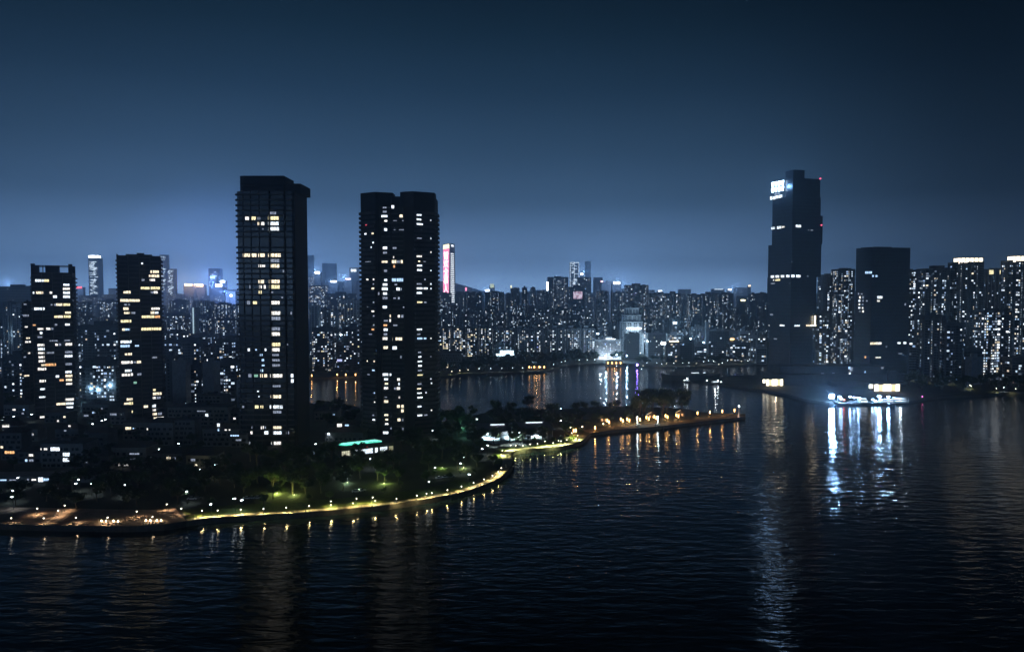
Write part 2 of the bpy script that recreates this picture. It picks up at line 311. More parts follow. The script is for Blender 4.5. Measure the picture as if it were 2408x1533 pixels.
# ------------------------------------------------------------------ window parts
def win_mesh(kind):
    b = MB(); b.box(-.5, .5, -.04, .12, -.5, .5, 0)
    n = {'wide': 4, 'pair': 2, 'one': 1}[kind]
    for k in range(1, n): b.box(-.5 + k / n - .018, -.5 + k / n + .018, -.07, -.041, -.5, .5, 1)
    b.box(-.5, .5, -.07, -.041, -.5, -.44, 1)
    return b
WM = {}
def window(parent, x, y, z, w, h, rz, tone):
    kind = 'wide' if w > 3.2 else 'pair' if w > 1.4 else 'one'
    key = (kind, tone)
    if key not in WM: WM[key] = win_mesh(kind).mesh('window', [WL[tone], DARKM])
    o = link('window', WM[key], parent, (x, y, z), rz); o.scale = (w, 1, h); return o
def hero_windows(root, segs, specs, fh, z0):
    """segs: front outline in the root's frame as (x, y) points; specs: list of (zoom function, 'u,v,w,h,tone;...').
    Every lit window is put on the wall that the photo shows it on and settled on its floor."""
    inv = root.matrix_basis.inverted(); o = inv @ Vector((0, 0, H)); lst = []
    for fn, s in specs:
        for it in s.replace('\n', '').split(';'):
            it = it.strip()
            if not it: continue
            u, v, w_, h_, t = [q.strip() for q in it.split(',')]
            u, v, w_, h_ = float(u), float(v), float(w_), float(h_)
            su, sv_ = fn(u, v); k = fn(u + 1, v)[0] - su
            d = inv.to_3x3() @ ray(su, sv_); best = None
            for i in range(len(segs) - 1):
                a = Vector(segs[i]); c = Vector(segs[i + 1]); e_ = c - a; nrm = Vector((-e_.y, e_.x))
                den = nrm.x * d.x + nrm.y * d.y
                if abs(den) < 1e-6: continue
                tt = (nrm.x * (a.x - o.x) + nrm.y * (a.y - o.y)) / den
                if tt <= 0: continue
                hx, hy = o.x + d.x * tt, o.y + d.y * tt; q = ((hx - a.x) * e_.x + (hy - a.y) * e_.y) / e_.length_squared
                if -.001 <= q <= 1.001 and (best is None or tt < best[0]): best = (tt, hx, hy, o.z + d.z * tt, math.atan2(e_.y, e_.x), e_.length, q)
            if not best: continue
            tt, hx, hy, hz, rz, el, q = best
            pw = w_ * k / F * tt; ph = min(h_ * k / F * tt, fh * .72)
            fl = round((hz - z0) / fh - .5); z = z0 + (fl + .52) * fh
            lst.append((pw * ph, hx, hy, z, pw, ph, rz, TONE[t], el, q))
    lst.sort(reverse=True); seen = set(); mb = MB(); cnt = 0; used = set()
    for (ar, x, y, z, pw, ph, rz, t, el, q) in lst:
        m = .5 * pw / el
        if q < m: dx = (m - q) * el
        elif q > 1 - m: dx = (1 - m - q) * el
        else: dx = 0
        x += dx * math.cos(rz); y += dx * math.sin(rz)
        key = (round(x / 2.2), round(z * 4), round(y / 6))
        if key in seen: continue
        seen.add(key); cnt += 1
        if cnt <= 100: window(root, x, y, z, pw, ph, rz, t)
        else:
            c_, s_ = math.cos(rz), math.sin(rz); used.add(t); mt = [0, 1, 2, 3, 4, 5, 6, 7, 8].index(t); ox, oy = s_ * .05, -c_ * .05
            mb.quad((x - c_ * pw / 2 + ox, y - s_ * pw / 2 + oy, z - ph / 2), (x + c_ * pw / 2 + ox, y + s_ * pw / 2 + oy, z - ph / 2), (x + c_ * pw / 2 + ox, y + s_ * pw / 2 + oy, z + ph / 2), (x - c_ * pw / 2 + ox, y - s_ * pw / 2 + oy, z + ph / 2), mt)
    if mb.f: mb.build('small_lit_windows', WL, root)['kind'] = 'stuff'

# ------------------------------------------------------------------ the broad dark tower
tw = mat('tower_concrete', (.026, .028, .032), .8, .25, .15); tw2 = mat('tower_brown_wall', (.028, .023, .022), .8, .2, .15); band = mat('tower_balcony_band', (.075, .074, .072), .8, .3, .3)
Y1 = 450.0; xl, xr = X_(559, Y1), X_(689, Y1); W1 = xr - xl; D1 = 28; fh = 3.4
t1 = empty('apartment_tower', (xl, Y1, ZG), 0, 'tallest broad dark apartment tower with a stepped roof and warm lit bay windows', 'apartment tower', 'tall towers on the near shore')
t1.matrix_basis
h1 = Z_(450, Y1) - ZG
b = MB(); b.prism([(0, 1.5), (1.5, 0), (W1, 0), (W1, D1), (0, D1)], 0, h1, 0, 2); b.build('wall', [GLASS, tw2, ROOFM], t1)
b = MB(); b.box(W1 + .02, W1 + 1.6, 1.0, D1, 0, h1 + .3, 0); b.build('side_wall', tw2, t1)
b = MB(); nf = int(h1 / fh)
for k in range(nf + 1):
    z = k * fh
    if k % 13 in (0,): continue
    b.prism([(-1.1, 1.2), (1.2, -1.1), (W1 * .62, -1.1), (W1 * .62, -.01), (1.5, -.01), (-.01, 1.5), (-.01, D1), (-1.1, D1)], z - .35, z + .75, 0)
    b.box(W1 * .62, W1 * .86, -1.5, -.01, z - .35, z + .75, 0)
    b.box(W1 * .86, W1 - .1, -.5, -.01, z - .35, z + .6, 0)
b.build('balcony_bands', band, t1)
b = MB()
for x in (W1 * .60, W1 * .87): b.box(x - .35, x + .35, -1.75, -.01, 0, h1, 0)
for x in (W1 * .12, W1 * .26, W1 * .41): b.box(x - .25, x + .25, -.6, -.01, 0, h1, 0)
b.build('pier', tw, t1)
b = MB(); za, zb, zc = Z_(414, Y1 + 4) - ZG, Z_(432, Y1 + 4) - ZG, Z_(446, Y1 + 4) - ZG
xa, xb, xc, xd = X_(566, Y1 + 3) - xl, X_(671, Y1 + 3) - xl, X_(709, Y1 + 3) - xl, W1 + 1.5
b.prism([(xa, 5), (xa + 2, 3), (xb, 3), (xb, 24), (xa, 24)], h1 - .5, za, 0); b.box(xa + 1, xb - 1, 2.6, 3.0, za - 6, za - 2.5, 0)
b.build('roof_crown', tw, t1)
b = MB(); b.box(xb + .02, xc, 4, 26, h1 - .5, zb, 0); b.build('plant_room', tw2, t1)
bpy.context.view_layer.update()
hero_windows(t1, [(0, 0), (W1, 0), (W1 + 1.6, 1.0), (W1 + 1.6, D1)], [(ZB, """450,467,60,10,W;452,485,60,26,D;208,523,34,34,W;270,520,38,34,Z;320,522,24,28,D;456,524,100,36,Z;318,572,20,32,Y;356,577,28,32,W;456,578,98,40,V;358,618,8,16,D;459,627,100,36,V;
202,870,68,38,Y;275,868,44,36,Y;330,870,34,36,Y;360,868,28,36,Y;466,874,118,40,Y;465,926,92,34,D;330,968,26,26,W;364,967,28,22,W;464,971,96,38,Y;421,1018,10,26,D;330,1134,30,34,Y;358,1134,20,34,Y;465,1137,100,38,Y;
335,1188,24,30,W;375,1184,18,34,W;466,1187,98,36,Z;235,1184,8,34,D;332,1232,28,30,Z;443,1233,24,16,D;222,1332,28,36,D;283,1330,36,28,Z;470,1330,90,34,W;472,1426,96,40,W;625,1425,14,26,D;476,1476,90,34,D;555,1020,20,24,D;540,1290,16,14,D"""),
  (ZC, """473,160,90,32,D;472,210,90,38,W;225,355,18,28,V;293,350,14,14,B;382,353,14,24,V;475,308,92,38,Z;472,354,84,34,W;578,294,10,18,D;590,296,8,16,D;475,398,66,20,D;342,400,24,20,B;355,448,26,22,B;475,447,80,22,D;360,515,26,14,B;
478,496,80,24,D;582,490,14,14,D;348,550,24,24,B;235,602,28,32,D;293,600,34,26,G;345,601,24,34,Y;384,600,26,32,Y;484,601,114,40,W;633,591,24,36,V;635,641,24,34,V;484,690,80,20,D;312,762,16,12,V;320,807,10,12,V;480,791,98,34,Y;172,892,16,20,D;
300,893,34,30,Z;348,891,26,28,Z;484,890,120,36,V;486,934,90,26,D;254,1086,6,24,D;352,1085,26,30,W;380,1080,12,24,D;486,1077,90,26,Y;250,1138,18,28,W;390,1134,36,38,V;487,1130,92,38,V;590,1120,28,30,D;244,1232,36,24,V;483,1226,90,34,W""")], fh, 0)

# ------------------------------------------------------------------ the toothed tower
Y2 = 480.0; x2 = X_(845, Y2); W2 = X_(1021, Y2) - x2; fh2 = 3.16
h2 = Z_(452, Y2) - ZG
t2 = empty('apartment_tower', (x2, Y2, ZG), 0, 'dark apartment tower with toothed balcony edges and many white lit windows, nearest the bay', 'apartment tower', 'tall towers on the near shore')
fr = [(0, 7), (W2 * .225, 0), (W2 * .27, 1.2), (W2 * .275, 4.5), (W2 * .42, 4.5), (W2 * .425, 3.2), (W2 * .59, 3.2), (W2 * .60, .6), (W2 * .735, -1.2), (W2, 6)]
k = h2 / 172.0
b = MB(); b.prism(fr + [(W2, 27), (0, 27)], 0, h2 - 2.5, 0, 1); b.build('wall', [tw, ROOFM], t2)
b = MB(); b.prism([(-.05, 6.9), (W2 * .225, -.1), (W2 * .27, 1.1), (W2 * .44, 4.3), (W2 * .44, 15), (-.05, 15)], h2 - 9.5, h2 + .2, 0); b.prism([(W2 * .545, 3.0), (W2 * .60, .5), (W2 * .735, -1.3), (W2 + .05, 5.9), (W2 + .05, 15), (W2 * .545, 15)], h2 - 9.5, h2 + .4, 0)
b.build('parapet', tw, t2)
b = MB(); b.prism([(W2 * .6, .5), (W2 * .735, -1.3), (W2 * .738, -1.0), (W2 * .735, 1), (W2 * .6, 2)], 0, h2 - 9.5, 0); b.build('blank_wall', tw2, t2)
b = MB(); nf = int((h2 - 10) / fh2)
for q in range(nf):
    z = q * fh2
    b.prism([(-1.7, 8.2), (W2 * .21, -1.2), (W2 * .225, -.01), (-.01, 7), (-.01, 24), (-1.7, 24)], z - .3, z + 1.5, 0)
    b.prism([(W2 * .76, -1.6), (W2 + 1.5, 6.6), (W2 + 1.5, 24), (W2 + .01, 24), (W2 + .01, 6), (W2 * .74, -1.25)], z - .3, z + 1.5, 0)
    b.box(W2 * .285, W2 * .41, 3.4, 4.49, z - .3, z + .9, 0); b.box(W2 * .43, W2 * .585, 2.7, 3.19, z - .2, z + .6, 0)
b.build('balconies', band, t2)
b = MB()
for x, y in ((W2 * .24, -.4), (W2 * .28, 2.6), (W2 * .42, 2.2)): b.box(x - .4, x + .4, y, y + 2.5, 0, h2 - 6, 0)
b.build('pier', tw, t2)
bpy.context.view_layer.update()
hero_windows(t2, fr, [(ZB, """1506,428,34,24,D;1578,422,26,36,V;1507,468,36,20,D;1662,503,28,28,Y;1503,512,60,22,V;1517,553,26,16,W;1832,520,46,28,V;1941,533,10,24,V;1605,562,36,8,D;1682,572,16,10,D;1830,565,44,32,V;1332,600,20,18,R;1516,645,26,32,V;1838,608,60,34,V;
1600,645,16,8,D;1670,648,44,10,D;1325,693,24,28,V;1393,692,24,30,Y;1942,704,10,28,V;1398,778,18,28,V;1833,736,46,20,D;1380,827,14,28,V;1510,821,40,30,V;1600,818,36,18,D;1510,860,36,20,D;1591,900,10,20,W;1943,871,12,26,W;1833,912,50,30,W;1503,950,60,20,Y;
1580,950,42,32,Y;1635,950,30,24,D;1668,950,18,32,Y;1350,955,70,8,D;1832,953,20,14,Y;1884,957,24,10,D;1596,994,16,24,O;1836,998,50,26,V;1515,1042,26,24,D;1836,1043,48,32,V;1943,1043,10,20,V;1278,1088,24,30,V;1343,1100,26,24,W;1402,1100,18,24,W;1516,1097,28,20,V;
1585,1092,38,34,B;1650,1092,60,36,B;1887,1100,14,24,D;1400,1143,16,24,D;1510,1140,42,22,V;1590,1144,20,10,D;1612,1144,24,12,D;1832,1143,46,26,D;1920,1145,8,24,W;1942,1145,12,26,V;1395,1187,34,28,Y;1505,1189,60,34,V;1633,1187,32,28,V;1662,1188,8,24,D;1836,1190,56,34,V;
1893,1190,40,30,V;1943,1188,10,26,V;1445,1232,24,28,D;1510,1231,36,24,V;1833,1231,50,34,V;1510,1272,44,26,D;1600,1265,24,10,D;1640,1275,16,20,D;1402,1311,18,20,D;1838,1316,50,24,Z;1890,1314,24,20,D;1344,1354,8,16,D;1508,1358,40,26,V;1688,1378,12,10,D;1395,1402,32,26,W;
1403,1443,18,22,D;1576,1450,22,30,Y;1640,1449,18,26,W;1672,1452,22,28,D;1518,1486,36,16,D;1574,1493,26,32,W"""),
 (ZC, """1404,115,18,20,D;1513,115,34,18,O;1607,120,38,16,D;1834,158,50,26,V;1396,158,32,26,O;1516,160,36,26,V;1372,198,40,14,D;1514,205,32,24,D;1830,197,30,20,D;1838,245,50,32,B;1888,240,24,26,B;1943,236,12,22,W;1510,248,44,30,W;1578,256,24,34,Y;1640,256,60,28,Y;
1516,340,40,34,Y;1586,340,42,30,V;1836,374,30,22,D;1838,415,30,24,V;1942,405,12,16,D;1343,453,10,18,Y;1408,456,16,22,Y;1838,457,44,20,V;1660,440,14,24,D;1840,497,36,26,V;1400,545,30,22,B;1838,540,40,20,D;1510,594,58,28,V;1578,597,26,24,V;1840,585,50,18,Z;1520,637,36,20,V;
1942,625,12,20,V;1354,600,30,16,D;1638,648,26,24,W;1524,678,30,16,Y;1835,672,40,22,D;1642,688,14,24,V;1948,660,14,24,V;1520,722,40,22,W;1636,737,30,26,W;1832,712,40,18,Y;1605,735,18,20,D;1410,757,14,20,B;1835,755,44,20,V;1897,748,14,22,V;1840,797,50,22,V;
1518,805,24,10,D;1645,816,14,20,W;1412,842,14,16,W;1520,854,38,28,Y;1636,865,26,28,Y;1674,868,22,30,Y;1674,912,22,30,Y;1835,884,36,24,V;1948,904,12,18,W;1400,968,20,24,D;1522,978,36,18,Y;1838,968,46,28,V;1895,962,30,22,D;1404,1013,32,22,V;1642,995,26,28,Y;
1676,998,16,26,D;1526,1022,26,14,Y;1526,1062,30,18,W;1580,1075,24,20,D;1678,1085,14,22,D;1838,1095,34,20,D;1515,1155,50,36,V""")], fh2, 0)

# ------------------------------------------------------------------ the two stepped towers on the left, and the darker one behind
step = mat('tower_frame_line', (.13, .12, .11), .8, .3, .3)
def stepped(label, u0, u1, top, Y, depth, fh, pergola, specs, seed, cols=4, name='stepped_tower', yaw=0.0):
    rr = random.Random(seed); x0 = X_(u0, Y); al = math.atan((u1 - CX) / F) - math.atan((u0 - CX) / F); ds = math.hypot(x0, Y); W = ds * math.tan(al) * (1 - yaw * .75); h = Z_(top, Y) - ZG
    yaw = math.atan2(-X_((u0 + u1) / 2, Y), Y) - yaw
    t = empty(name, (x0, Y, ZG), yaw, label, 'apartment tower', 'stepped apartment towers')
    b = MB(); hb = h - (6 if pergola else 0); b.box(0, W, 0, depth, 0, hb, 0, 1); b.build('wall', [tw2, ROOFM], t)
    nf = int(hb / fh); cw = W / cols; b = MB(); bb = MB()
    for c in range(cols):
        k = 0; off = (c * 1) % 3
        k = -off
        while k < nf:
            z0 = max(0, k * fh); z1 = min(hb, (k + 3) * fh); x_0 = c * cw; prot = .5 + .7 * ((c + k) % 2)
            b.box(x_0 + .02, x_0 + cw - .02, -prot, -.01, z1 - .42, z1 - .12, 0)
            if z1 - z0 > 1: b.box(x_0 + .03, x_0 + .38, -prot + .02, -.012, z0 + .1, z1 - .43, 0)
            for f in range(3):
                zf = z0 + f * fh
                if zf + fh <= z1 + .1: bb.box(x_0 + .8, x_0 + cw - .5, -prot * .6, -.012, zf + .15, zf + .8, 0)
            k += 3
    for k in range(nf):
        bb.box(W + .012, W + 1.3, 2 + (k // 2 % 2) * 2, depth - 3 + (k // 3 % 2) * 2, k * fh, k * fh + 1.2, 0)
        bb.box(-1.0, -.012, 1 + (k // 2 % 2) * 2, depth - 4, k * fh, k * fh + 1.1, 0)
    b.build('stepped_frame', step, t); bb.build('balconies', band, t)
    if pergola:
        b = MB()
        for x in (0, W - 2.6): b.box(x, x + 2.6, 0, 3, hb, h + .8, 0); b.box(x, x + 2.6, depth - 3, depth, hb, h, 0)
        for x in (W * .28, W * .68): b.box(x, x + .5, 0, .5, hb, h - .6, 0)
        b.box(2.6, W - 2.6, 0, .6, h - 1, h - .4, 0); b.box(2.6, W - 2.6, depth - .6, depth, h - 1, h - .4, 0)
        b.box(W * .32, W * .62, 6, depth - 5, hb, h - .5, 0); b.build('pergola', tw, t)
    else:
        b = MB(); b.box(W * .2, W * .8, 4, depth - 4, hb, hb + 1.2, 0); b.box(.0, .5, 0, depth, hb, hb + .9, 0); b.box(W * .45, W * .62, 6, 10, hb + 1.2, hb + 2.4, 0); b.build('plant_room', tw, t)
    bpy.context.view_layer.update()
    if specs: hero_windows(t, [(0, 0), (W, 0), (W + .01, depth)], specs, fh, 0)
    return t
stepped('stepped dark apartment tower with a pergola frame on its roof', 74, 180, 622, 546, 26, 3.19, True, [(ZA, """346,392,60,22,V;408,392,34,22,Z;582,430,44,18,V;582,465,50,20,W;583,498,48,20,V;348,500,50,22,Y;450,500,22,20,W;294,500,10,18,V;482,535,28,24,V;584,536,50,24,V;640,540,12,14,D;
520,606,44,24,Y;490,606,24,20,D;585,606,48,22,Z;452,606,12,14,D;346,641,76,24,V;595,642,42,18,Y;488,678,22,20,Z;526,678,38,22,Y;588,678,50,22,Z;490,748,18,16,D;590,746,34,18,V;300,783,22,12,O;356,786,44,18,W;422,786,30,20,W;460,786,16,20,D;360,823,18,20,V;350,890,34,14,D;
470,890,60,12,D;590,890,40,14,D;358,927,50,22,W;495,927,18,20,W;524,925,18,22,D;602,922,50,24,W;362,965,48,22,V;362,1000,46,18,W;430,1000,34,16,D;465,1000,20,18,D;602,996,54,22,D;364,1035,44,20,W;598,1030,60,20,V;366,1071,46,22,W;445,1104,76,24,O;380,1104,30,16,Y;602,1100,46,20,D;
368,1141,60,24,W;600,1168,46,20,V;604,1205,50,22,Y;503,1210,24,20,V;540,1243,30,18,O;604,1240,44,20,Y;374,1250,46,22,W;606,1275,44,18,W;375,1320,36,18,V;372,1386,46,14,V;610,1416,64,22,W;610,1450,56,20,V;510,1454,26,22,Y;548,1452,44,24,Y;612,1486,48,16,V;480,1525,24,18,V"""),
 (ZD, "518,228,28,28,V;490,228,20,16,D;410,272,54,20,W;592,260,30,16,D;660,258,46,22,V;678,295,30,16,V;420,298,30,10,D")], 5, yaw=.11)
stepped('flat-topped stepped dark apartment tower with rows of warm yellow windows', 276, 382, 600, 533, 27, 3.2, False, [(ZA, """1245,235,14,14,V;1324,285,12,24,Y;1365,285,46,24,Y;1350,320,80,22,Y;1335,390,40,20,W;1254,390,22,18,D;1256,430,40,22,Z;1293,430,28,22,Z;1330,430,26,28,Z;1373,430,46,26,Z;1096,464,24,20,Y;1126,466,30,24,Y;
1330,466,26,18,D;1364,466,30,22,W;1082,540,50,30,Y;1128,540,32,30,Y;1167,542,30,22,Y;1206,541,34,22,Y;1100,578,20,16,D;1130,578,14,16,D;1103,611,40,24,Y;1362,612,64,20,W;1335,645,30,24,Y;1372,648,26,18,V;1112,650,44,18,Y;1168,652,30,18,D;1260,686,32,22,Z;1300,686,32,24,Z;1335,687,28,26,Z;
1378,686,40,22,O;1104,725,80,24,Z;1282,797,76,24,Z;1366,796,82,30,Z;1082,797,22,20,Y;1118,800,36,18,B;1104,910,84,24,V;1096,945,70,22,B;1200,940,30,14,B;1104,1018,18,18,Y;1138,1018,30,22,Y;1112,1095,86,28,W;1218,1089,34,22,Y;1182,1089,20,16,D;1124,1162,50,20,V;1116,1203,84,28,W;1222,1198,34,20,D;
1184,1274,24,20,G;1352,1045,40,16,D;1350,1337,24,18,Z;1376,1374,70,24,Y;1350,1410,24,20,W;1390,1412,30,20,D;1136,1422,44,22,Y;1110,1456,40,18,Y;1148,1458,30,30,Z;1350,1480,26,26,V;1278,1487,32,22,Y;1352,1518,24,22,W;1150,1525,30,20,W"""),
 (ZD, "1190,236,30,18,D;1236,232,30,26,Z;1460,256,34,24,Y;1508,256,34,24,D;1465,295,30,16,Y;1510,293,60,18,W")], 9, yaw=.04)
stepped('lower zigzag-edged dark tower half hidden behind the pergola-topped tower', 50, 76, 712, 585, 22, 3.19, False, [(ZA, "228,688,40,20,D;245,880,26,14,Y;245,908,40,16,W;215,1205,40,14,Y;220,590,20,12,D;255,1010,14,14,W;230,790,20,12,W;210,1060,20,12,D")], 12, 2)

# ------------------------------------------------------------------ city blocks
ROWLIST = []
STYLES = {'flat': [('P', .7), ('W', 1.7), ('P', .8), ('W', 1.7), ('P', .7), ('B', 3.0), ('P', .5), ('S', .9)], 'fins': [('F', 1.5), ('W', 2.0), ('P', .6), ('W', 1.5)],
          'twin': [('F', 1.2), ('B', 3.0), ('P', .6), ('W', 1.6), ('F', 1.8), ('S', 1.0), ('P', 1.2)], 'grid': [('P', .5), ('W', 1.5)], 'office': [('P', .25), ('W', 3.2)], 'blank': [('P', 5.0)]}
def block(u0, u1, top, Y, style='flat', wi=0, p=.22, yaw=0.0, depth=None, parts=False, row='middle', adj=None, label=None, cat='apartment block', name='apartment_block', fh=3.05, roof=True, cool=.85, zbase=ZG, group='apartment blocks of the city', dim=1.0, cap=None):
    if 1020 < (u0 + u1) / 2 < 1812 and Y < 1750: Y *= 1.16
    rr = random.Random(int(u0 * 13 + Y * 7 + top)); span = (u1 - u0) / F * Y
    d = depth or max(13, min(26, span * .6)); wd = span if abs(yaw) < .02 else max(8, (span - d * abs(math.sin(yaw))) / math.cos(yaw))
    h = Z_(top, Y) - zbase; cx_ = X_((u0 + u1) / 2, Y); near = Y < 1700
    b = MB(); b.box(-wd / 2, wd / 2, 0, d, 0, h, 0, 2); wins = []; nf = int((h - 1.5) / fh); unit = STYLES[style]
    faces = [((-wd / 2, 0), (1, 0), (0, -1), wd), ((-wd / 2, d), (0, -1), (-1, 0), d), ((wd / 2, 0), (0, 1), (1, 0), d)]
    wt = [(3 if rr.random() < .35 else 0) for _ in range(1)]
    for fi, (o, dr, nr, ln) in enumerate(faces):
        c = .6 + (ln % 1.0) * .5; i = rr.randrange(len(unit))
        while True:
            kd, cw = unit[i % len(unit)]; i += 1
            if c + cw > ln - .4: break
            if kd == 'F' and fi == 0 and near:
                b.box(o[0] + c, o[0] + c + cw, -.9, -.004, 0, h + .4, 1)
            elif kd in 'WBS':
                pc = (p * rr.choice((.25, .6, 1.0, 1.5, 2.0)) if kd != 'S' else rr.choice((.05, .05, .8))) * (.55 if fi else 1)
                wh = 1.5 if kd == 'W' else 1.9 if kd == 'B' else 1.1
                if style == 'office': pc = p * rr.choice((.3, 1, 1.4)); wh = 1.8
                if near and kd == 'B' and fi == 0 and Y < 1300:
                    for q in range(nf): b.box(o[0] + c - .1, o[0] + c + cw + .1, -1.0, -.006, q * fh - .1, q * fh + .75, 1)
                for q in range(nf):
                    lit = rr.random() < pc; z0 = q * fh + .95
                    if not lit and not near: continue
                    w0, w1 = c, c + cw
                    if lit and kd != 'S' and rr.random() < .4: w1 = c + cw * .6
                    x0, y0 = o[0] + dr[0] * w0 + nr[0] * .05, o[1] + dr[1] * w0 + nr[1] * .05; x1, y1 = o[0] + dr[0] * w1 + nr[0] * .05, o[1] + dr[1] * w1 + nr[1] * .05
                    if lit:
                        t = rr.random(); mi = (4 if t < .55 else 5 if t < .75 else 6) if rr.random() < cool else 8
                        if rr.random() < .30: mi = 7
                        if parts and fi == 0 and len(wins) < 60: wins.append((c + (w1 - w0) / 2 - wd / 2, z0 + wh / 2, w1 - w0, wh, {4: 0, 5: 1, 6: 2, 7: 3, 8: rr.choice((4, 5, 4))}[mi])); mi = 3
                        b.quad((x0, y0, z0), (x1, y1, z0), (x1, y1, z0 + wh), (x0, y0, z0 + wh), mi)
                    else: b.quad((x0, y0, z0), (x1, y1, z0), (x1, y1, z0 + wh), (x0, y0, z0 + wh), 3)
            c += cw
    o = b.build(name, [WALLS[wi], WALLS[5 if wi in (0, 1) else 0 if wi == 2 else wi], ROOFM, GLASS] + FAR, None, (cx_, Y, zbase), yaw)
    for (x, z, ww, hh, t) in wins: window(o, x, -.06, z, ww, hh, 0, t)
    if roof and Y < 2300:
        b = MB(); k = rr.randrange(3)
        b.box(-wd * .18, wd * .16, d * .25, d * .7, h, h + rr.choice((2.6, 3.4, 5)), 0, 1)
        if k: b.box(wd * .28, wd * .40, d * .3, d * .6, h, h + 2.4, 0, 1)
        b.build('roof_house', [WALLS[wi], ROOFM], o)
        b = MB(); b.box(-wd / 2, wd / 2, .0, .3, h + .003, h + .95, 0); b.box(-wd / 2, -wd / 2 + .3, .31, d, h + .003, h + .95, 0); b.box(wd / 2 - .3, wd / 2, .31, d, h + .003, h + .95, 0); b.build('parapet', WALLS[wi], o)
    if label: tag(o, label, cat, None)
    else:
        tag(o, None, cat, group); ROWLIST.append((o, (u0 + u1) / 2, row, adj or (WADJ[wi] + {'flat': ' plain', 'fins': ' ribbed', 'twin': ' ribbed', 'grid': ' gridded', 'office': ' banded', 'blank': ' blank'}[style])))
    o['_w'] = wd; o['_h'] = h; o['_d'] = d
    return o
def sign(parent, x, z, w, h, m, y=-.5, name='sign'):
    b = MB(); b.box(x - w / 2, x + w / 2, y, y + .4, z - h / 2, z + h / 2, 0); return b.build(name, m, parent)
def row(u0, u1, Y, t0, t1, w0, w1, g0, g1, p, row_, styles=('flat', 'fins', 'twin'), wis=(0, 1, 2, 2, 3, 4), seed=1, skip=(), yw=.25, cool=.96):
    rr = random.Random(seed); u = u0
    while u < u1:
        ww = rr.uniform(w0, w1); a, c = u, u + ww; u += ww + rr.uniform(g0, g1)
        if any(a < s1 and c > s0 for s0, s1 in skip): continue
        Yb = Y * rr.uniform(.96, 1.05); tp = rr.uniform(t0, t1)
        block(a, c, tp, Yb, rr.choice(styles), rr.choice(wis), p * rr.uniform(.5, 1.5), rr.uniform(-yw, yw), row=row_, cool=cool)

# --- centre: the far row with tops near the skyline, placed one by one
for (a, c, t, Y, st, wi, p, yw) in [(1030, 1063, 690, 1500, 'flat', 2, .12, .1), (1068, 1095, 692, 1480, 'twin', 2, .12, -.1), (1098, 1134, 688, 1520, 'fins', 4, .10, .1), (1140, 1186, 687, 1560, 'flat', 4, .08, .05),
        (1190, 1200, 690, 1500, 'flat', 2, .10, 0), (1202, 1223, 678, 1450, 'twin', 4, .10, .15), (1228, 1240, 677, 1500, 'fins', 4, .12, .1), (1248, 1260, 677, 1550, 'fins', 2, .12, .1), (1262, 1288, 687, 1420, 'flat', 2, .14, -.1),
        (1289, 1338, 652, 1660, 'twin', 2, .13, .12), (1356, 1391, 653, 1640, 'flat', 2, .14, -.12), (1396, 1417, 652, 2700, 'blank', 3, 0, 0), (1413, 1455, 664, 2200, 'grid', 2, .03, .1),
        (1405, 1432, 686, 1400, 'twin', 4, .2, .08), (1436, 1470, 688, 1380, 'fins', 2, .22, -.1), (1472, 1526, 671, 1450, 'twin', 3, .2, .06), (1527, 1566, 690, 1420, 'flat', 4, .24, -.05), (1568, 1602, 690, 1400, 'twin', 4, .24, .1),
        (1606, 1615, 707, 1500, 'blank', 3, 0, 0), (1617, 1650, 693, 1390, 'flat', 4, .22, -.1), (1652, 1683, 691, 1410, 'twin', 4, .26, .05), (1685, 1727, 690, 1430, 'flat', 4, .22, .1), (1730, 1758, 724, 1300, 'flat', 2, .2, .1),
        (1764, 1781, 692, 1450, 'grid', 4, .04, 0), (1783, 1806, 690, 1400, 'fins', 4, .05, .1)]:
    block(a, c, t, Y, st, wi, p, yw, row='far')
row(1024, 1470, 1240, 708, 738, 20, 40, -3, 10, .22, 'middle', seed=21, wis=(2, 4, 4, 3, 2))
row(1470, 1800, 1260, 722, 752, 20, 36, 0, 14, .24, 'middle', seed=22, wis=(2, 4, 4, 3))
row(1024, 1460, 1120, 738, 762, 18, 36, 0, 12, .20, 'second', seed=23, wis=(2, 4, 3))
row(1540, 1800, 1080, 758, 782, 18, 40, 4, 16, .20, 'second', seed=24, wis=(2, 4, 0, 3), styles=('flat', 'fins', 'office'))
row(1024, 1800, 2600, 684, 697, 16, 40, 4, 22, .10, 'distant', seed=25, styles=('flat', 'grid', 'fins'))
row(1060, 1800, 5200, 676, 693, 14, 40, 12, 60, .06, 'hazy', seed=26, styles=('flat', 'grid'), yw=0)
# --- left of the broad tower
row(-30, 560, 5200, 672, 690, 14, 36, 8, 40, .08, 'hazy', seed=31, styles=('flat', 'grid'), yw=0)
row(-30, 560, 2600, 684, 700, 18, 40, -2, 12, .16, 'distant', seed=32, styles=('flat', 'fins', 'grid'))
row(-30, 560, 1750, 700, 722, 20, 44, 0, 12, .28, 'far', seed=33)
row(-30, 560, 1300, 722, 752, 22, 46, 2, 16, .28, 'middle', seed=34, wis=(2, 2, 4, 3))
row(-30, 560, 1000, 768, 800, 28, 60, 4, 22, .32, 'second', seed=35, wis=(2, 4, 3, 4), skip=((182, 276),))
row(-30, 560, 800, 806, 856, 24, 56, 8, 24, .34, 'front', seed=36, wis=(2, 4, 3, 4), skip=((440, 458),))
block(-6, 72, 675, 1330, 'office', 4, .02, 0, row='middle'); block(180, 278, 766, 760, 'flat', 4, .28, .06, row='front')
block(27, 51, 717, 980, 'fins', 5, .10, .1, row='second'); block(3, 26, 712, 1000, 'twin', 2, .24, 0, row='second')
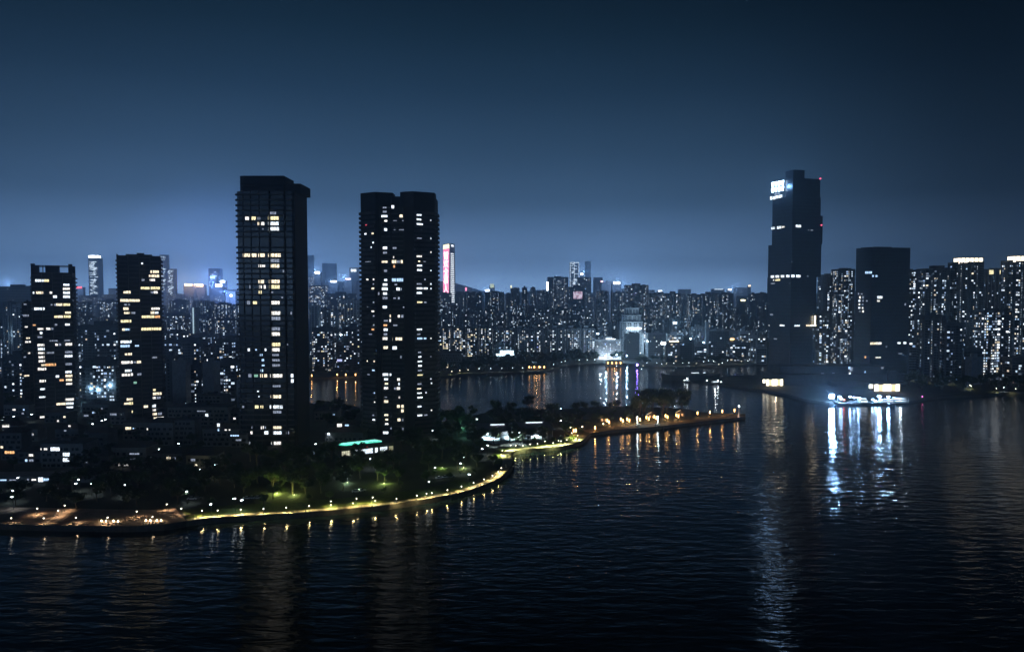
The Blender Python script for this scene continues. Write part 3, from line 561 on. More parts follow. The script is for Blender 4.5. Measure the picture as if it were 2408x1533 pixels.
for (a, c, t, Y) in [(401, 433, 849, 620), (473, 499, 855, 610), (553, 566, 896, 600), (269, 282, 813, 660), (60, 74, 905, 640)]:
    block(a, c, t, Y, 'blank', 0, 0, 0, depth=14, row='front', adj='pale windowless')
for (a, c, t, Y, p) in [(386, 402, 838, 640, .3), (434, 470, 860, 630, .3), (500, 552, 850, 640, .34), (382, 470, 800, 760, .25), (505, 566, 798, 740, .3), (180, 268, 852, 640, .3), (0, 58, 838, 660, .34)]:
    block(a, c, t, Y, 'flat', 4, p, 0, row='front')
o = block(449, 458, 722, 1060, 'blank', 5, 0, 0, label='slender white stair tower rising among hazy blocks left of the broad tower', cat='tower', name='stair_tower', roof=False)
b = MB(); b.box(-.8, .8, -.5, -.05, 1, o['_h'] - 1); b.build('light_strip', emit('strip_pale', (.6, .85, 1), .8), o)
o = block(205, 227, 756, 880, 'blank', 5, 0, 0, label='pale blank box-shaped hall behind the long block between the stepped towers', cat='hall', name='hall')
o = block(236, 279, 762, 860, 'office', 1, .1, 0, label='low wide warm-lit hall with curved roof line beside the pale hall', cat='hall', name='hall')
b = MB(); b.box(-20, 20, -.4, -.05, o['_h'] - 3, o['_h'] - .6); b.build('light_strip', emit('strip_cream', (.95, .9, .72), .5), o)
# --- the gap between the two tall towers
for (a, c, t, Y, st, wi, p, r_) in [(724, 738, 600, 5600, 'blank', 4, 0, 'hazy'), (758, 791, 619, 5400, 'blank', 4, 0, 'hazy'), (754, 765, 640, 5000, 'grid', 4, .03, 'hazy'), (822, 843, 629, 3600, 'grid', 2, .1, 'hazy'), (737, 753, 643, 2900, 'office', 2, .3, 'distant'),
        (725, 737, 650, 2700, 'office', 2, .3, 'distant'), (772, 805, 662, 3600, 'blank', 4, 0, 'distant'), (808, 837, 660, 2900, 'blank', 2, 0, 'distant'), (726, 766, 672, 2200, 'office', 2, .3, 'distant'), (764, 834, 691, 1800, 'twin', 4, .2, 'far'),
        (798, 846, 707, 1250, 'fins', 0, .18, 'middle'), (727, 749, 719, 1150, 'fins', 0, .08, 'second'), (751, 775, 726, 1200, 'twin', 3, .28, 'second'), (776, 796, 730, 1180, 'flat', 4, .26, 'second')]:
    block(a, c, t, Y, st, wi, p, .0, row=r_)
for (a, c, t) in [(732, 783, 772), (806, 848, 770)]: block(a, c, t, 900, 'flat', 4, .30, 0, parts=True, row='front', depth=18)
o = block(784, 806, 808, 940, 'office', 3, .2, 0, row='front', adj='low pinkish'); sign(o, 0, o['_h'] * .32, 9, 3, emit('panel_lilac', (.55, .6, 1), 1.2))
# --- bay front row with pavilion roofs
for i, (a, c) in enumerate([(1029, 1062), (1063, 1094), (1096, 1126), (1127, 1158)]):
    block(a, c, 767 + i % 2 * 3, 960, 'flat', 4, .45, 0, depth=18, parts=True, row='front', cool=.62, adj='dark brightly-lit')
for i, (a, c) in enumerate([(1160, 1210), (1212, 1246), (1248, 1280), (1294, 1329), (1332, 1367), (1369, 1400)]):
    o = block(a, c, 772, 1010, 'twin', 2, .34, 0, depth=18, parts=True, row='front', roof=False, adj='grey lantern-roofed', cool=.95)
    h_ = o['_h']; x = -o['_w'] * .18
    b = MB(); b.box(x - 3.6, x + 3.6, 3, 10.2, h_, h_ + 4.4); q = len(b.v); b.build('roof_house', WALLS[5], o)
    b = MB(); b.v = [(x - 4.8, 1.8, h_ + 4.41), (x + 4.8, 1.8, h_ + 4.41), (x + 4.8, 11.4, h_ + 4.41), (x - 4.8, 11.4, h_ + 4.41), (x, 6.6, h_ + 9.5)]; b.f = [(0, 1, 4), (1, 2, 4), (2, 3, 4), (3, 0, 4), (3, 2, 1, 0)]; b.m = [0] * 5; b.build('pyramid_roof', ROOFM, o)
    b = MB(); W_ = o['_w'] / 2 + .6; b.v = [(-W_, -.8, h_ + .02), (W_, -.8, h_ + .02), (W_, 18.6, h_ + .02), (-W_, 18.6, h_ + .02), (-W_ + 4, 8, h_ + 2.2), (W_ - 4, 8, h_ + 2.2)]; b.f = [(0, 1, 5, 4), (1, 2, 5), (2, 3, 4, 5), (3, 0, 4)]; b.m = [0] * 4; b.build('roof', ROOFM, o)
o = block(1221, 1240, 798, 940, 'office', 5, .15, 0, label='small white lift-shaft annexe in front of the pavilion-roofed row', cat='annexe', name='annexe', roof=False)
o = block(1161, 1186, 812, 930, 'office', 0, .2, 0, row='front', adj='low pale')
# floodlit white slab
o = block(1400, 1462, 799, 925, 'grid', 5, .18, -.05, depth=16, parts=True, label='floodlit white slab building with gridded windows on the bay front', cat='office building', name='office_building')
floods = []
for x in (-13, -4, 5, 14): floods.append((o.matrix_basis @ Vector((0, 0, 0)) + Vector((x, -9, .6))))
sign(o, o['_w'] * .1, o['_h'] + .8, o['_w'] * .35, 1.2, SIGN_W, 3); 
# curved white hotel
hx, hY = X_(1488, 1170), 1170.0; hot = empty('curved_hotel', (hx, hY, ZG), 0, 'curved white stepped hotel tower with a glowing sign band across its front', 'hotel')
white = WALLS[5]; b = MB(); g = MB(); Rr = 19.0
def arc(r, n=14, a0=math.pi * 1.02, a1=math.pi * 1.98): return [(r * math.cos(a0 + (a1 - a0) * k / n), 6 + .75 * r * math.sin(a0 + (a1 - a0) * k / n)) for k in range(n + 1)]
ztop = Z_(725, hY) - ZG
for (r, z0, z1) in ((Rr, 0, Z_(757, hY) - ZG), (Rr - 3.5, Z_(757, hY) - ZG, Z_(742, hY) - ZG), (Rr - 7, Z_(742, hY) - ZG, ztop)):
    b.prism(arc(r) + [(r, 20), (-r, 20)], z0, z1, 0, 0)
    q = int((z1 - z0) / 3.3)
    ar = arc(r + .06, 18)
    for f in range(q):
        for k in range(18):
            if k % 3 == 2 and f % 4: continue
            (ax, ay), (bx, by) = ar[k], ar[k + 1]; s, e2 = .18, .82
            tall = 2.5 if z1 == ztop or f >= q - 1 else 1.7
            g.quad((ax + (bx - ax) * s, ay + (by - ay) * s, z0 + f * 3.3 + .7), (ax + (bx - ax) * e2, ay + (by - ay) * e2, z0 + f * 3.3 + .7), (ax + (bx - ax) * e2, ay + (by - ay) * e2, z0 + f * 3.3 + .7 + tall), (ax + (bx - ax) * s, ay + (by - ay) * s, z0 + f * 3.3 + .7 + tall))
b.build('wall', white, hot); g.build('windows', GLASS, hot)
b = MB()
for (r, z) in ((Rr, Z_(757, hY) - ZG), (Rr - 3.5, Z_(742, hY) - ZG), (Rr - 7, ztop), (Rr, Z_(783, hY) - ZG)): b.prism(arc(r + 1.0) + [(r + .7, 20.5), (-r - .7, 20.5)], z, z + .7, 0)
b.build('cornice', white, hot)
zs = Z_(772, hY) - ZG; b = MB(); b.box(-11, 13, -9.4, -8.7, zs - 1.2, zs + 1.4); b.build('sign', emit('sign_hotel', (.75, .9, 1.0), 9.0), hot)
b = MB(); b.box(13.5, 19, -2, 14, 0, Z_(784, hY) - ZG); b.build('stair_wing', white, hot)
light(hot, (0, -30, zs - 20), 60000, (.55, .8, 1.0), 1.5)
# blocks around it
block(1472, 1505, 785, 930, 'grid', 4, .03, .0, depth=16, row='front', adj='dark square'); block(1524, 1568, 784, 950, 'grid', 2, .06, .05, row='front')
o = block(1570, 1607, 786, 980, 'office', 5, .5, 0, depth=18, row='front', adj='white lamplit')
o = block(1566, 1600, 804, 885, 'office', 3, .35, 0, row='front', adj='dark sign-topped', cool=.5); sign(o, 2, o['_h'] + 1, 14, 1.6, emit('sign_cream', (1, .88, .6), 3.5)); sign(o, -14, o['_h'] - 2, 7, 3.4, SIGN_W)
block(1600, 1634, 803, 890, 'office', 4, .08, 0, row='front', adj='dark brownish')
o = block(1667, 1718, 776, 930, 'office', 0, .05, .0, depth=20, row='front', adj='pale banded'); b = MB(); b.box(-o['_w'] / 2 - 4, -o['_w'] / 2 - .02, -1, 6, 0, Z_(766, 930) - ZG); b.build('fin_wall', WALLS[5], o)
for (a, c, t, Y, wi) in [(1634, 1664, 812, 900, 0), (1718, 1762, 806, 900, 2), (1767, 1783, 790, 900, 5), (1784, 1806, 792, 910, 1), (1740, 1762, 780, 1010, 5), (1780, 1806, 818, 860, 0), (1640, 1660, 785, 1060, 2)]:
    block(a, c, t, Y, 'office', wi, .18, 0, row='front')
o = block(1718, 1736, 800, 960, 'office', 2, .1, 0, row='front', adj='low amber-lit'); b = MB(); b.prism([(-5 + 5 * math.cos(k * .628), -2 + 2.2 * math.sin(k * .628)) for k in range(10)], o['_h'] + 1, o['_h'] + 3); b.build('sign', SIGN_Y, o)
# --- landmark towers far off
pY = 3300.0; px = X_(1042, pY); pw_ = X_(1070.5, pY) - px; ph_ = Z_(572, pY) - ZG; sw = pw_ * .54
pk = empty('screen_tower', (px, pY, ZG), 0, 'tall tapering skyscraper with a pink lit screen of white characters on one face', 'skyscraper')
b = MB(); b.v = [(-1, 0, 0), (pw_ * .48, -12, 0), (pw_ * 1.06, 8, 0), (pw_ * .55, 50, 0), (1, 0, ph_ * .985), (pw_ * .56, -9, ph_), (pw_ * .96, 6, ph_ * .99), (pw_ * .5, 40, ph_ * .99)]
b.f = [(0, 1, 5, 4), (1, 2, 6, 5), (2, 3, 7, 6), (3, 0, 4, 7), (4, 5, 6, 7)]; b.m = [0] * 5; b.build('wall', WALLS[4], pk)
def fq(a, c, d, e_, s, t): return Vector(a).lerp(Vector(c), s).lerp(Vector(d).lerp(Vector(e_), s), t)
A_, B_, C_, D_ = b.v[0], b.v[1], b.v[4], b.v[5]; off = Vector((-.3, -1.2, 0))
def face(mb, s0, s1, t0, t1, m=0, o_=off, q=(A_, B_, C_, D_)):
    mb.quad(fq(*q, s0, t0) + o_, fq(*q, s1, t0) + o_, fq(*q, s1, t1) + o_, fq(*q, s0, t1) + o_, m)
pinkm = emit('screen_pink', (1.0, .26, .46), 2.0)
b2 = MB(); face(b2, .02, .98, .30, .93); sc_ = b2.build('screen', pinkm, pk)
b2 = MB(); face(b2, .02, .98, .932, .99); b2.build('lit_crown', emit('crown_cream', (1, .88, .55), 3), pk)
b2 = MB()
for k in range(13): face(b2, .06, .9, .30 - .0135 * k - .008, .30 - .0135 * k)
b2.build('lit_floors', emit('screen_white', (1, .86, .95), 3), pk)
cu = bpy.data.curves.new('characters', 'FONT'); cu.body = '智\n欢\n全\n事\n人'; cu.align_x = 'CENTER'; cu.size = 30; cu.space_line = .95; cu.extrude = .3
tmp = bpy.data.objects.new('characters', cu); C.objects.link(tmp); bpy.context.view_layer.update()
me = bpy.data.meshes.new_from_object(tmp.evaluated_get(bpy.context.evaluated_depsgraph_get())); C.objects.unlink(tmp); bpy.data.objects.remove(tmp)
if len(me.vertices):
    xs = [v.co.x for v in me.vertices]; ys = [v.co.y for v in me.vertices]; mx, my = (min(xs) + max(xs)) / 2, (min(ys) + max(ys)) / 2; kx, ky = 1 / (max(xs) - min(xs)), 1 / (max(ys) - min(ys))
    for v in me.vertices:
        s_ = .5 + (v.co.x - mx) * kx * .78; t_2 = .615 + (v.co.y - my) * ky * .56
        v.co = fq(A_, B_, C_, D_, s_, t_2) + off * (2 + max(0, v.co.z))
    me.materials.clear(); me.materials.append(emit('screen_letters', (1, .93, .97), 4)); link('characters', me, sc_)
A2, B2, C2, D2 = (b.v[1], b.v[2], b.v[5], b.v[6]); b2 = MB()
for k in range(26): face(b2, .22, .80, .20 + k * .0262, .20 + k * .0262 + .012, 0, Vector((.5, -1.2, 0)), (A2, B2, C2, D2))
b2.build('lit_windows', FAR[1], pk)
b2 = MB(); face(b2, .3, .8, .955, .985, 0, Vector((.5, -1.2, 0)), (A2, B2, C2, D2)); b2.build('roof_emblem', FAR[1], pk)
def outlined(u0, u1, top, Y, label, n, name='lit_tower', dim=1.0, edges=True, capd=0):
    x0 = X_(u0, Y); W = X_(u1, Y) - x0; h = Z_(top, Y) - ZG; t = empty(name, (x0, Y, ZG), 0, label, 'skyscraper')
    rr = random.Random(int(u0)); b = MB(); b.box(0, W, 0, W * .8, 0, h); b.build('wall', WALLS[4], t); b = MB()
    if edges:
        for x in (0, W * .46, W - 1.6): b.box(x, x + 1.6, -1.0, -.05, h * .3, h)
        b.box(0, W, -1.0, -.05, h - 2.5, h + .3); b.build('edge_lights', emit('edge_light', (.75, .88, 1), 2.2 * dim), t); b = MB()
    for k in range(n):
        z = h * (.35 + .62 * rr.random()); x = W * rr.uniform(.06, .6); ww = W * rr.uniform(.08, .4); b.box(x, min(W * .96, x + ww), -.8, -.06, z, z + rr.choice((1.6, 2, 3)))
    b.build('lit_windows', emit('tower_strip', (.72, .86, 1), 2.0), t)
    if capd: b = MB(); b.box(W * .05, W * .95, -1.2, W * .5, h + .1, h + capd); b.build('lit_crown', SIGN_W, t)
    return t, W, h
outlined(1340.6, 1361, 617, 3900, 'slim tower with white outlined edges above the far rooftops', 40)
outlined(209.5, 233, 606, 3700, 'slim hazy tower with a glowing white roof edge between the stepped towers', 80, edges=False, capd=12)
outlined(377, 393.5, 599, 3800, 'tall hazy tower with sparse light strips just right of the flat-topped stepped tower', 46, edges=False)
outlined(394, 411, 632, 3600, 'shorter hazy speckled tower right of the tall hazy striped tower', 50, edges=False)
t, W, h = outlined(491, 516, 631, 3500, 'hazy bluish tower with stepped white lights left of the broad tower', 30, edges=False)
b = MB(); b.box(W * .1, W * .7, -2, -.8, h * .62, h * .68); b.build('sign', SIGN_W, t)
t, W, h = outlined(1376, 1389, 615, 6700, 'faint dark tower with a needle spire behind the outlined tower', 3, edges=False)
b = MB(); b.cyl(W / 2, W * .4, h, h + 28, 3, .4, 6); b.build('spire', WALLS[4], t)
# rooftop signs seen as glows on the skyline: each on a block of its own
for i, (u, v, ww, hh, Y, m, lab) in enumerate([(444, 670, 17, 5, 3000, SIGN_Y, 'amber rooftop sign'), (470, 671, 16, 6, 3050, SIGN_Y, 'wide amber rooftop sign'), (515, 671, 15, 7, 3000, SIGN_W, 'white rooftop sign'), (524, 662, 11, 5, 3300, SIGN_W, 'small white rooftop sign'), (501, 652, 11, 6, 3200, SIGN_B, 'bluish white rooftop sign'),
        (547, 695, 12, 5, 2500, SIGN_W, 'low white rooftop sign'), (187, 676, 12, 4, 2900, SIGN_R, 'red rooftop sign'), (747, 641, 11, 5, 2880, SIGN_W, 'rounded white rooftop sign'), (785, 662, 13, 4, 3560, SIGN_W, 'broad white rooftop sign'), (819, 656, 12, 3, 2700, emit('sign_pink', (1, .75, .8), 4), 'pinkish rooftop sign'),
        (832, 636, 13, 6, 3580, FAR[1], 'square white lettering'), (1450, 665.5, 15, 5, 2190, SIGN_W, 'glaring white rooftop sign'), (1287, 673, 4, 20, 1640, SIGN_W, 'upright white sign'), (1368, 644.5, 6, 4, 3000, SIGN_W, 'round white rooftop light'), (1415, 663, 5, 5, 2600, emit('sign_rose', (1, .55, .6), 5), 'rose rooftop light'),
        (1552, 684, 9, 2, 3200, SIGN_W, 'thin white rooftop light'), (1716, 681, 8, 3, 3300, SIGN_W, 'white hillside rooftop light'), (1762, 672, 5, 3, 3600, emit('sign_peach', (1, .75, .5), 5), 'peach hillside rooftop light'), (1747, 706, 10, 3, 1500, emit('sign_gold', (1, .9, .5), 5), 'golden rooftop light'), (57, 674, 8, 4, 1900, SIGN_W, 'white rooftop floodlight'),
        (1146, 683, 10, 4, 3400, SIGN_W, 'pale rooftop glow'), (1157, 672, 9, 9, 4000, emit('sign_lime', (.9, 1, .6), .9), 'greenish upright lights'), (1202, 674, 2.5, 6, 3900, emit('sign_lemon', (1, .95, .6), 3), 'lemon upright light'), (1096, 680, 4, 8, 3300, emit('sign_magenta', (1, .3, .5), 2.5), 'magenta wall screen'), (1690, 680, 20, 3, 3500, FAR[0], 'row of small hillside lights')]):
    x = X_(u, Y); W = ww / F * Y; hz_ = hh / F * Y; z = Z_(v, Y) - ZG
    o = empty('sign_building', (x, Y, ZG), 0, None, 'building'); b = MB(); b.box(-W * .7, W * .7, 0, W * .8, 0, z + hz_ * .2); b.build('wall', WALLS[4], o)
    b = MB(); b.box(-W / 2, W / 2, -1.5, -.3, z - hz_ / 2, z + hz_ / 2); b.build('sign', m, o); 
    if 490 < u < 550: light(o, (0, -60, z + 10), 6e5, (.22, .40, 1.0), 6)  # point lights added off the signs to make the haze glow
    if u in (444, 470): light(o, (0, -40, z + 5), 2.5e5, (1.0, .6, .4), 6)
    if u in (747, 785, 819, 1450, 1368, 1716, 187, 57, 1146): light(o, (0, -60, z + 8), 3e5, (.36, .56, 1.0), 6)
    tag(o, 'far building carrying a ' + lab + ' on the skyline', None)
# screen block
o = block(1338, 1377, 675, 1480, 'grid', 4, .03, 0, row='far', adj='dark screen-fronted')
ledm = bpy.data.materials.new('led_panel'); ledm.use_nodes = True; n2 = ledm.node_tree.nodes; l2 = ledm.node_tree.links; pbx = n2['Principled BSDF']; t2_ = n2.new('ShaderNodeTexCoord'); z2 = n2.new('ShaderNodeTexNoise'); z2.inputs['Scale'].default_value = .35; l2.new(t2_.outputs['Object'], z2.inputs[0])
r2 = n2.new('ShaderNodeValToRGB'); l2.new(z2.outputs[0], r2.inputs[0]); r2.color_ramp.elements[0].position = .42; r2.color_ramp.elements[0].color = (.05, .06, .1, 1); r2.color_ramp.elements[1].position = .56; r2.color_ramp.elements[1].color = (.55, .55, .68, 1)
q2 = r2.color_ramp.elements.new(.5); q2.color = (.45, .12, .13, 1); l2.new(r2.outputs[0], pbx.inputs['Emission Color']); pbx.inputs['Emission Strength'].default_value = 1.6; ledm.cycles.emission_sampling = 'NONE'
hp = o['_h']; sign(o, 1.5, hp - 20, 22, 18, ledm, -.6, 'screen')
o = block(1021, 1036, 726, 1330, 'office', 3, .05, 0, row='middle', adj='low red-lit'); sign(o, 0, o['_h'] - 3.5, 13, 3.2, emit('sign_crimson', (1, .10, .14), 5)); sign(o, 1, o['_h'] - 14, 13, 7, emit('wall_pinkglow', (.8, .12, .25), .8), -.4, 'lit_floors')

# ------------------------------------------------------------------ dark office towers on the right shore
glz = mat('office_glass', (.022, .035, .05), .30, .25, .12, spec=.8); glz_shade = mat('office_glass_shaded', (.006, .010, .016), .35, .25, .12, spec=.35)  # second glass carries the right faces' shade in its colour
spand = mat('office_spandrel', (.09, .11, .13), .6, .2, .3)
def office(name, label, uc, ul, ur, Y, ztops, top_extra, wins, fh):
    """a square tower seen on its corner: nearest edge at uc, silhouette from ul to ur"""
    cpt = Vector((X_(uc, Y), Y)); az = math.atan2(cpt.x, cpt.y); v_ = Vector((math.sin(az), math.cos(az))); r_ = Vector((math.cos(az), -math.sin(az)))
    dist = cpt.length; k = Y * math.cos(az) / F
    lw = (uc - ul) * k * 1.02; rw = (ur - uc) * k * 1.06
    t = empty(name, (cpt.x, cpt.y, ZG), 0, label, 'office tower', 'dark office towers on the far bank')
    def pt(a, bb): q = r_ * a + v_ * bb; return (q.x, q.y)
    z0 = 0
    for i, (z1, dl, dr_) in enumerate(ztops):
        b = MB(); base = [pt(0, 0), pt(rw + dr_, (rw + dr_) * .8), pt(rw + dr_ - lw - dl, (rw + lw) * .9), pt(-lw - dl, (lw + dl) * .95)]
        n_f = int((z1 - z0) / fh)
        b.prism(base, z0, z1, 0, 2)
        for fi in (1, 2, 3):   # right face: darker copy of the glass, its shade put into the colour
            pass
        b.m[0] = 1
        o = b.build('tower_segment', [glz_shade, glz_shade, ROOFM], t); me_ = o.data
        me_.materials.clear(); me_.materials.append(glz); me_.materials.append(glz_shade); me_.materials.append(ROOFM)
        bb = MB(); c_ = sum(p[0] for p in base) / 4, sum(p[1] for p in base) / 4
        for f in range(1, n_f + 1):
            z = z0 + f * fh; e_ = [(c_[0] + (p[0] - c_[0]) * 1.006, c_[1] + (p[1] - c_[1]) * 1.006) for p in base]; bb.prism(e_, z - .55, z - .15)
        bb.build('floor_bands', spand, t); z0 = z1
    if top_extra:
        for (a0, a1, z1) in top_extra:
            b = MB(); b.prism([pt(a0, abs(a0) * .9 + 6), pt((a0 + a1) / 2, 8), pt(a1, abs(a1) * .8 + 6), pt((a0 + a1) / 2, 34)], z0 - 1, z1); b.build('roof_crown', spand, t)
    bpy.context.view_layer.update()
    seg = [pt(-lw * 1.03, lw * .95 * 1.03), pt(0, -.25), pt(rw * 1.05, rw * .8 * 1.05)]
    hero_windows(t, seg, wins, fh, 0)
    return t, pt, lw, rw
YR = 800.0; zz = lambda v: Z_(v, YR + 18) - ZG
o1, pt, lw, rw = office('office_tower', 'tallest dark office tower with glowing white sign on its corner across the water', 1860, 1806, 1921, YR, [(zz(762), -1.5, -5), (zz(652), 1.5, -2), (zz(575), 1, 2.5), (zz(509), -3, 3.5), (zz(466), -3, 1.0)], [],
    [(ZJ, """272,512,36,28,V;318,508,40,28,V;350,498,26,12,W;467,502,46,30,V;545,512,8,8,D;570,512,20,8,D;268,865,32,24,V;305,862,34,22,V;345,864,32,28,V;385,864,30,28,V;415,864,30,28,V;466,864,38,26,V;538,870,12,8,D;308,898,46,14,Z;277,898,10,12,W;342,1241,46,12,V;457,1242,48,12,V;545,1241,44,10,Y;380,230,10,8,D;417,765,6,10,D;400,920,8,6,D;270,940,40,10,D;290,1350,30,10,D;260,1170,30,10,D""")], 4.1)
b = MB(); z0 = zz(466); b.prism([pt(-lw * .32, 10), pt(0, .6), pt(rw * 1.0, rw * .8), pt(rw * .2, 46)], z0 + .01, zz(424)); b.prism([pt(-lw * .33, 16), pt(0.2, 6), pt(rw * .42, 14), pt(rw * .1, 34)], zz(424) - 1, zz(404)); b.build('roof_crown', glz, o1)
b = MB(); a = Vector(pt(-lw * .98, lw * .9)); c = Vector(pt(-lw * .36, lw * .33)); nrm = Vector(pt(0, -1)) 
def panel(mb, s0, s1, z0, z1, m=0, th=.6):
    p0 = a.lerp(c, s0); p1 = a.lerp(c, s1); q = nrm * th
    mb.quad((p0.x + q.x, p0.y + q.y, z0), (p1.x + q.x, p1.y + q.y, z0), (p1.x + q.x, p1.y + q.y, z1), (p0.x + q.x, p0.y + q.y, z1), m)
    mb.quad((p1.x, p1.y, z0), (p0.x, p0.y, z0), (p0.x, p0.y, z1), (p1.x, p1.y, z1), m)
    mb.quad((p0.x + q.x, p0.y + q.y, z1), (p1.x + q.x, p1.y + q.y, z1), (p1.x, p1.y, z1), (p0.x, p0.y, z1), m); mb.quad((p0.x, p0.y, z0), (p1.x, p1.y, z0), (p1.x + q.x, p1.y + q.y, z0), (p0.x + q.x, p0.y + q.y, z0), m)
    mb.quad((p0.x, p0.y, z0), (p0.x + q.x, p0.y + q.y, z0), (p0.x + q.x, p0.y + q.y, z1), (p0.x, p0.y, z1), m); mb.quad((p1.x + q.x, p1.y + q.y, z0), (p1.x, p1.y, z0), (p1.x, p1.y, z1), (p1.x + q.x, p1.y + q.y, z1), m)
zt, zb_ = zz(425), zz(452); rowh = (zt - zb_) / 2
for i in range(2):
    for k in range(4):   # two rows of four glaring characters; too blurred in the photo to read
        s0 = .06 + k * .235; zb2 = zt - (i + 1) * rowh; gh = rowh * .93
        panel(b, s0, s0 + .20, zb2 + .55 * gh, zb2 + gh); panel(b, s0 + .02, s0 + .18, zb2 + .12 * gh, zb2 + .50 * gh) 
b.build('sign', emit('sign_glare', (.50, .72, 1.0), 7.0), o1)
b = MB(); panel(b, .30, .46, zz(457), zz(454)); panel(b, .52, .68, zz(457), zz(454)); b.build('small_sign', emit('sign_faint', (.5, .65, .9), .8), o1)
b = MB(); panel(b, -.02, .16, zz(467), zz(459)); panel(b, .20, .34, zz(467), zz(460.5)); panel(b, .36, .58, zz(466), zz(459.5)); panel(b, .62, .86, zz(465.5), zz(459.5)); b.build('lit_top_floor', WL[0], o1)
b = MB(); q = pt(rw * .9, rw * .62); b.box(q[0] - .5, q[0] + .5, q[1] - .5, q[1] + .5, zz(765), zz(742)); b.box(q[0] - 6, q[0] - .51, q[1] - 4, q[1] - 3, zz(765), zz(763)); b.build('corner_light', emit('corner_glow', (1, .82, .55), 9), o1)
b = MB(); 
for (ff, vv) in ((1.0, 424), (1.07, 532)): q = pt(rw * ff, rw * .8 * ff); b.cyl(q[0], q[1], zz(vv), zz(vv) + 1.2, .9, .9)
b.build('warning_light', emit('beacon_red', (1, .1, .2), 3), o1)
light(o1, (Vector(pt(-lw * .7, lw * .3)).x, Vector(pt(-lw * .7, lw * .3)).y, zz(438)), 16000, (.22, .50, 1), 2)
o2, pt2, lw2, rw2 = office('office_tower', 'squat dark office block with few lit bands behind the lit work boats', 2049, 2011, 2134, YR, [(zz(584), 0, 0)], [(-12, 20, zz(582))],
    [(ZK, "620,300,72,20,B;640,327,14,18,B;670,327,18,18,B;700,537,48,24,V;688,562,26,14,W;627,921,64,20,Y;692,920,50,22,W;868,938,30,18,V;918,937,28,20,V;922,588,14,20,D;685,1052,50,10,W;572,1052,14,20,O;525,520,16,22,W;550,520,16,22,D;520,560,20,18,V;545,535,12,18,W;552,560,14,16,D;520,590,18,14,W;550,590,12,14,D;520,615,20,16,V;548,615,14,16,W;525,640,14,12,D;552,645,16,20,W;585,563,16,14,D;513,490,12,16,D;540,488,20,10,D;756,968,10,12,D;880,1016,40,8,D")], 4.1)
# podium in front of the towers
pod = empty('podium_building', (X_(1970, 770), 760, ZG), 0, 'long low dark podium hall on the bank below the two dark office towers', 'podium')
b = MB(); x0 = X_(1812, 770) - X_(1970, 770); x1 = X_(2128, 770) - X_(1970, 770)
b.box(x0, x1, 0, 34, 0, 12); b.box(x0 + 10, x1 - 20, 6, 34, 12.01, 20); b.box(x0 + 60, x1 - 8, -10, -.01, 0, 5); b.build('wall', mat('podium_stone', (.05, .055, .065)), pod)
b = MB(); b.box(x0 - 1, x1 + 1, -1, 35, 11.2, 11.9); b.box(x0 + 9, x1 - 19, 5, 35, 19.2, 19.9); b.box(x1 - 24, x1 - 14, -3, -.5, 0, 16); b.build('canopy', mat('podium_canopy', (.07, .075, .085)), pod)
for (u, v, ww, hh, t) in [(466, 1120, 30, 10, 3), (466, 1160, 24, 24, 3), (455, 1190, 16, 16, 0), (590, 1178, 12, 18, 2), (485, 1270, 6, 16, 2), (549, 1275, 6, 14, 3), (310, 1188, 20, 8, 3), (215, 1190, 24, 8, 3), (450, 1055, 18, 22, 2), (740, 1120, 20, 16, 3)]:
    su, svv = ZK(u, v); window(pod, X_(su, 759) - X_(1970, 770), -.05, min(19, max(2, Z_(svv, 759) - ZG)), ww * .26847 / F * 759, hh * .26847 / F * 759, 0, t)
# --- apartment slabs on the right bank
block(1936, 1970, 647, 1020, 'twin', 4, .24, 0, depth=20, row='second'); o = block(1970, 2010, 634, 1000, 'flat', 4, .30, 0, depth=22, row='second'); block(2118, 2154, 636, 960, 'flat', 4, .22, 0, row='second', depth=18)
block(1919, 1952, 735, 980, 'flat', 4, .26, 0, row='front')
b = MB()
o = block(2175, 2252, 633, 900, 'twin', 4, .30, 0, depth=22, row='front', parts=True, adj='dark many-windowed')
for (u0, u1, t, Y, lab) in [(2252, 2312, 617, 890, 'dark apartment slab with a glowing cream roof crown'), (2380, 2446, 613, 870, 'dark apartment slab with a lit roof crown at the edge of the view')]:
    o = block(u0, u1, t, Y, 'twin', 4, .26, 0, depth=22, parts=True, label=lab)
    W_, h_ = o['_w'], o['_h']; b = MB(); b.box(-W_ * .38, W_ * .48, 1.0, 16, h_ + 1.0, h_ + 5.6); b.build('lit_crown', emit('crown_glow', (1, .86, .62), 3.2), o)
    b = MB(); b.box(-W_ * .42, W_ * .5, .2, 17, h_ + 5.61, h_ + 6.4)
    for k in range(6): b.box(-W_ * .40 + k * W_ * .172, -W_ * .40 + k * W_ * .172 + .5, .3, .95, h_, h_ + 5.6)
    b.build('crown_frame', spand, o); b = MB(); b.box(-W_ * .5, -W_ * .40, -.4, -.05, h_ - 1.6, h_ - .2); b.box(-W_ * .48, -W_ * .12, -.9, -.3, h_ - .1, h_ + .7); b.build('edge_light', emit('edge_cream', (1, .85, .7), 3), o)
o = block(2317, 2381, 634, 1060, 'fins', 2, .12, 0, row='second', depth=20); W_, h_ = o['_w'], o['_h']
for x in (-.32, .07, .28): b = MB(); b.box(W_ * x - 3.2, W_ * x + 3.2, -1.1, -.92, h_ - 7, h_ - .8); b.build('lit_arch_window', WL[5], o)
block(2316, 2382, 730, 800, 'flat', 4, .42, 0, depth=20, parts=True, row='front', adj='lower crowded-window'); block(2176, 2226, 744, 800, 'twin', 4, .10, 0, row='front', adj='lower unlit'); block(2228, 2268, 760, 790, 'flat', 4, .16, 0, row='front', adj='lower half-lit')
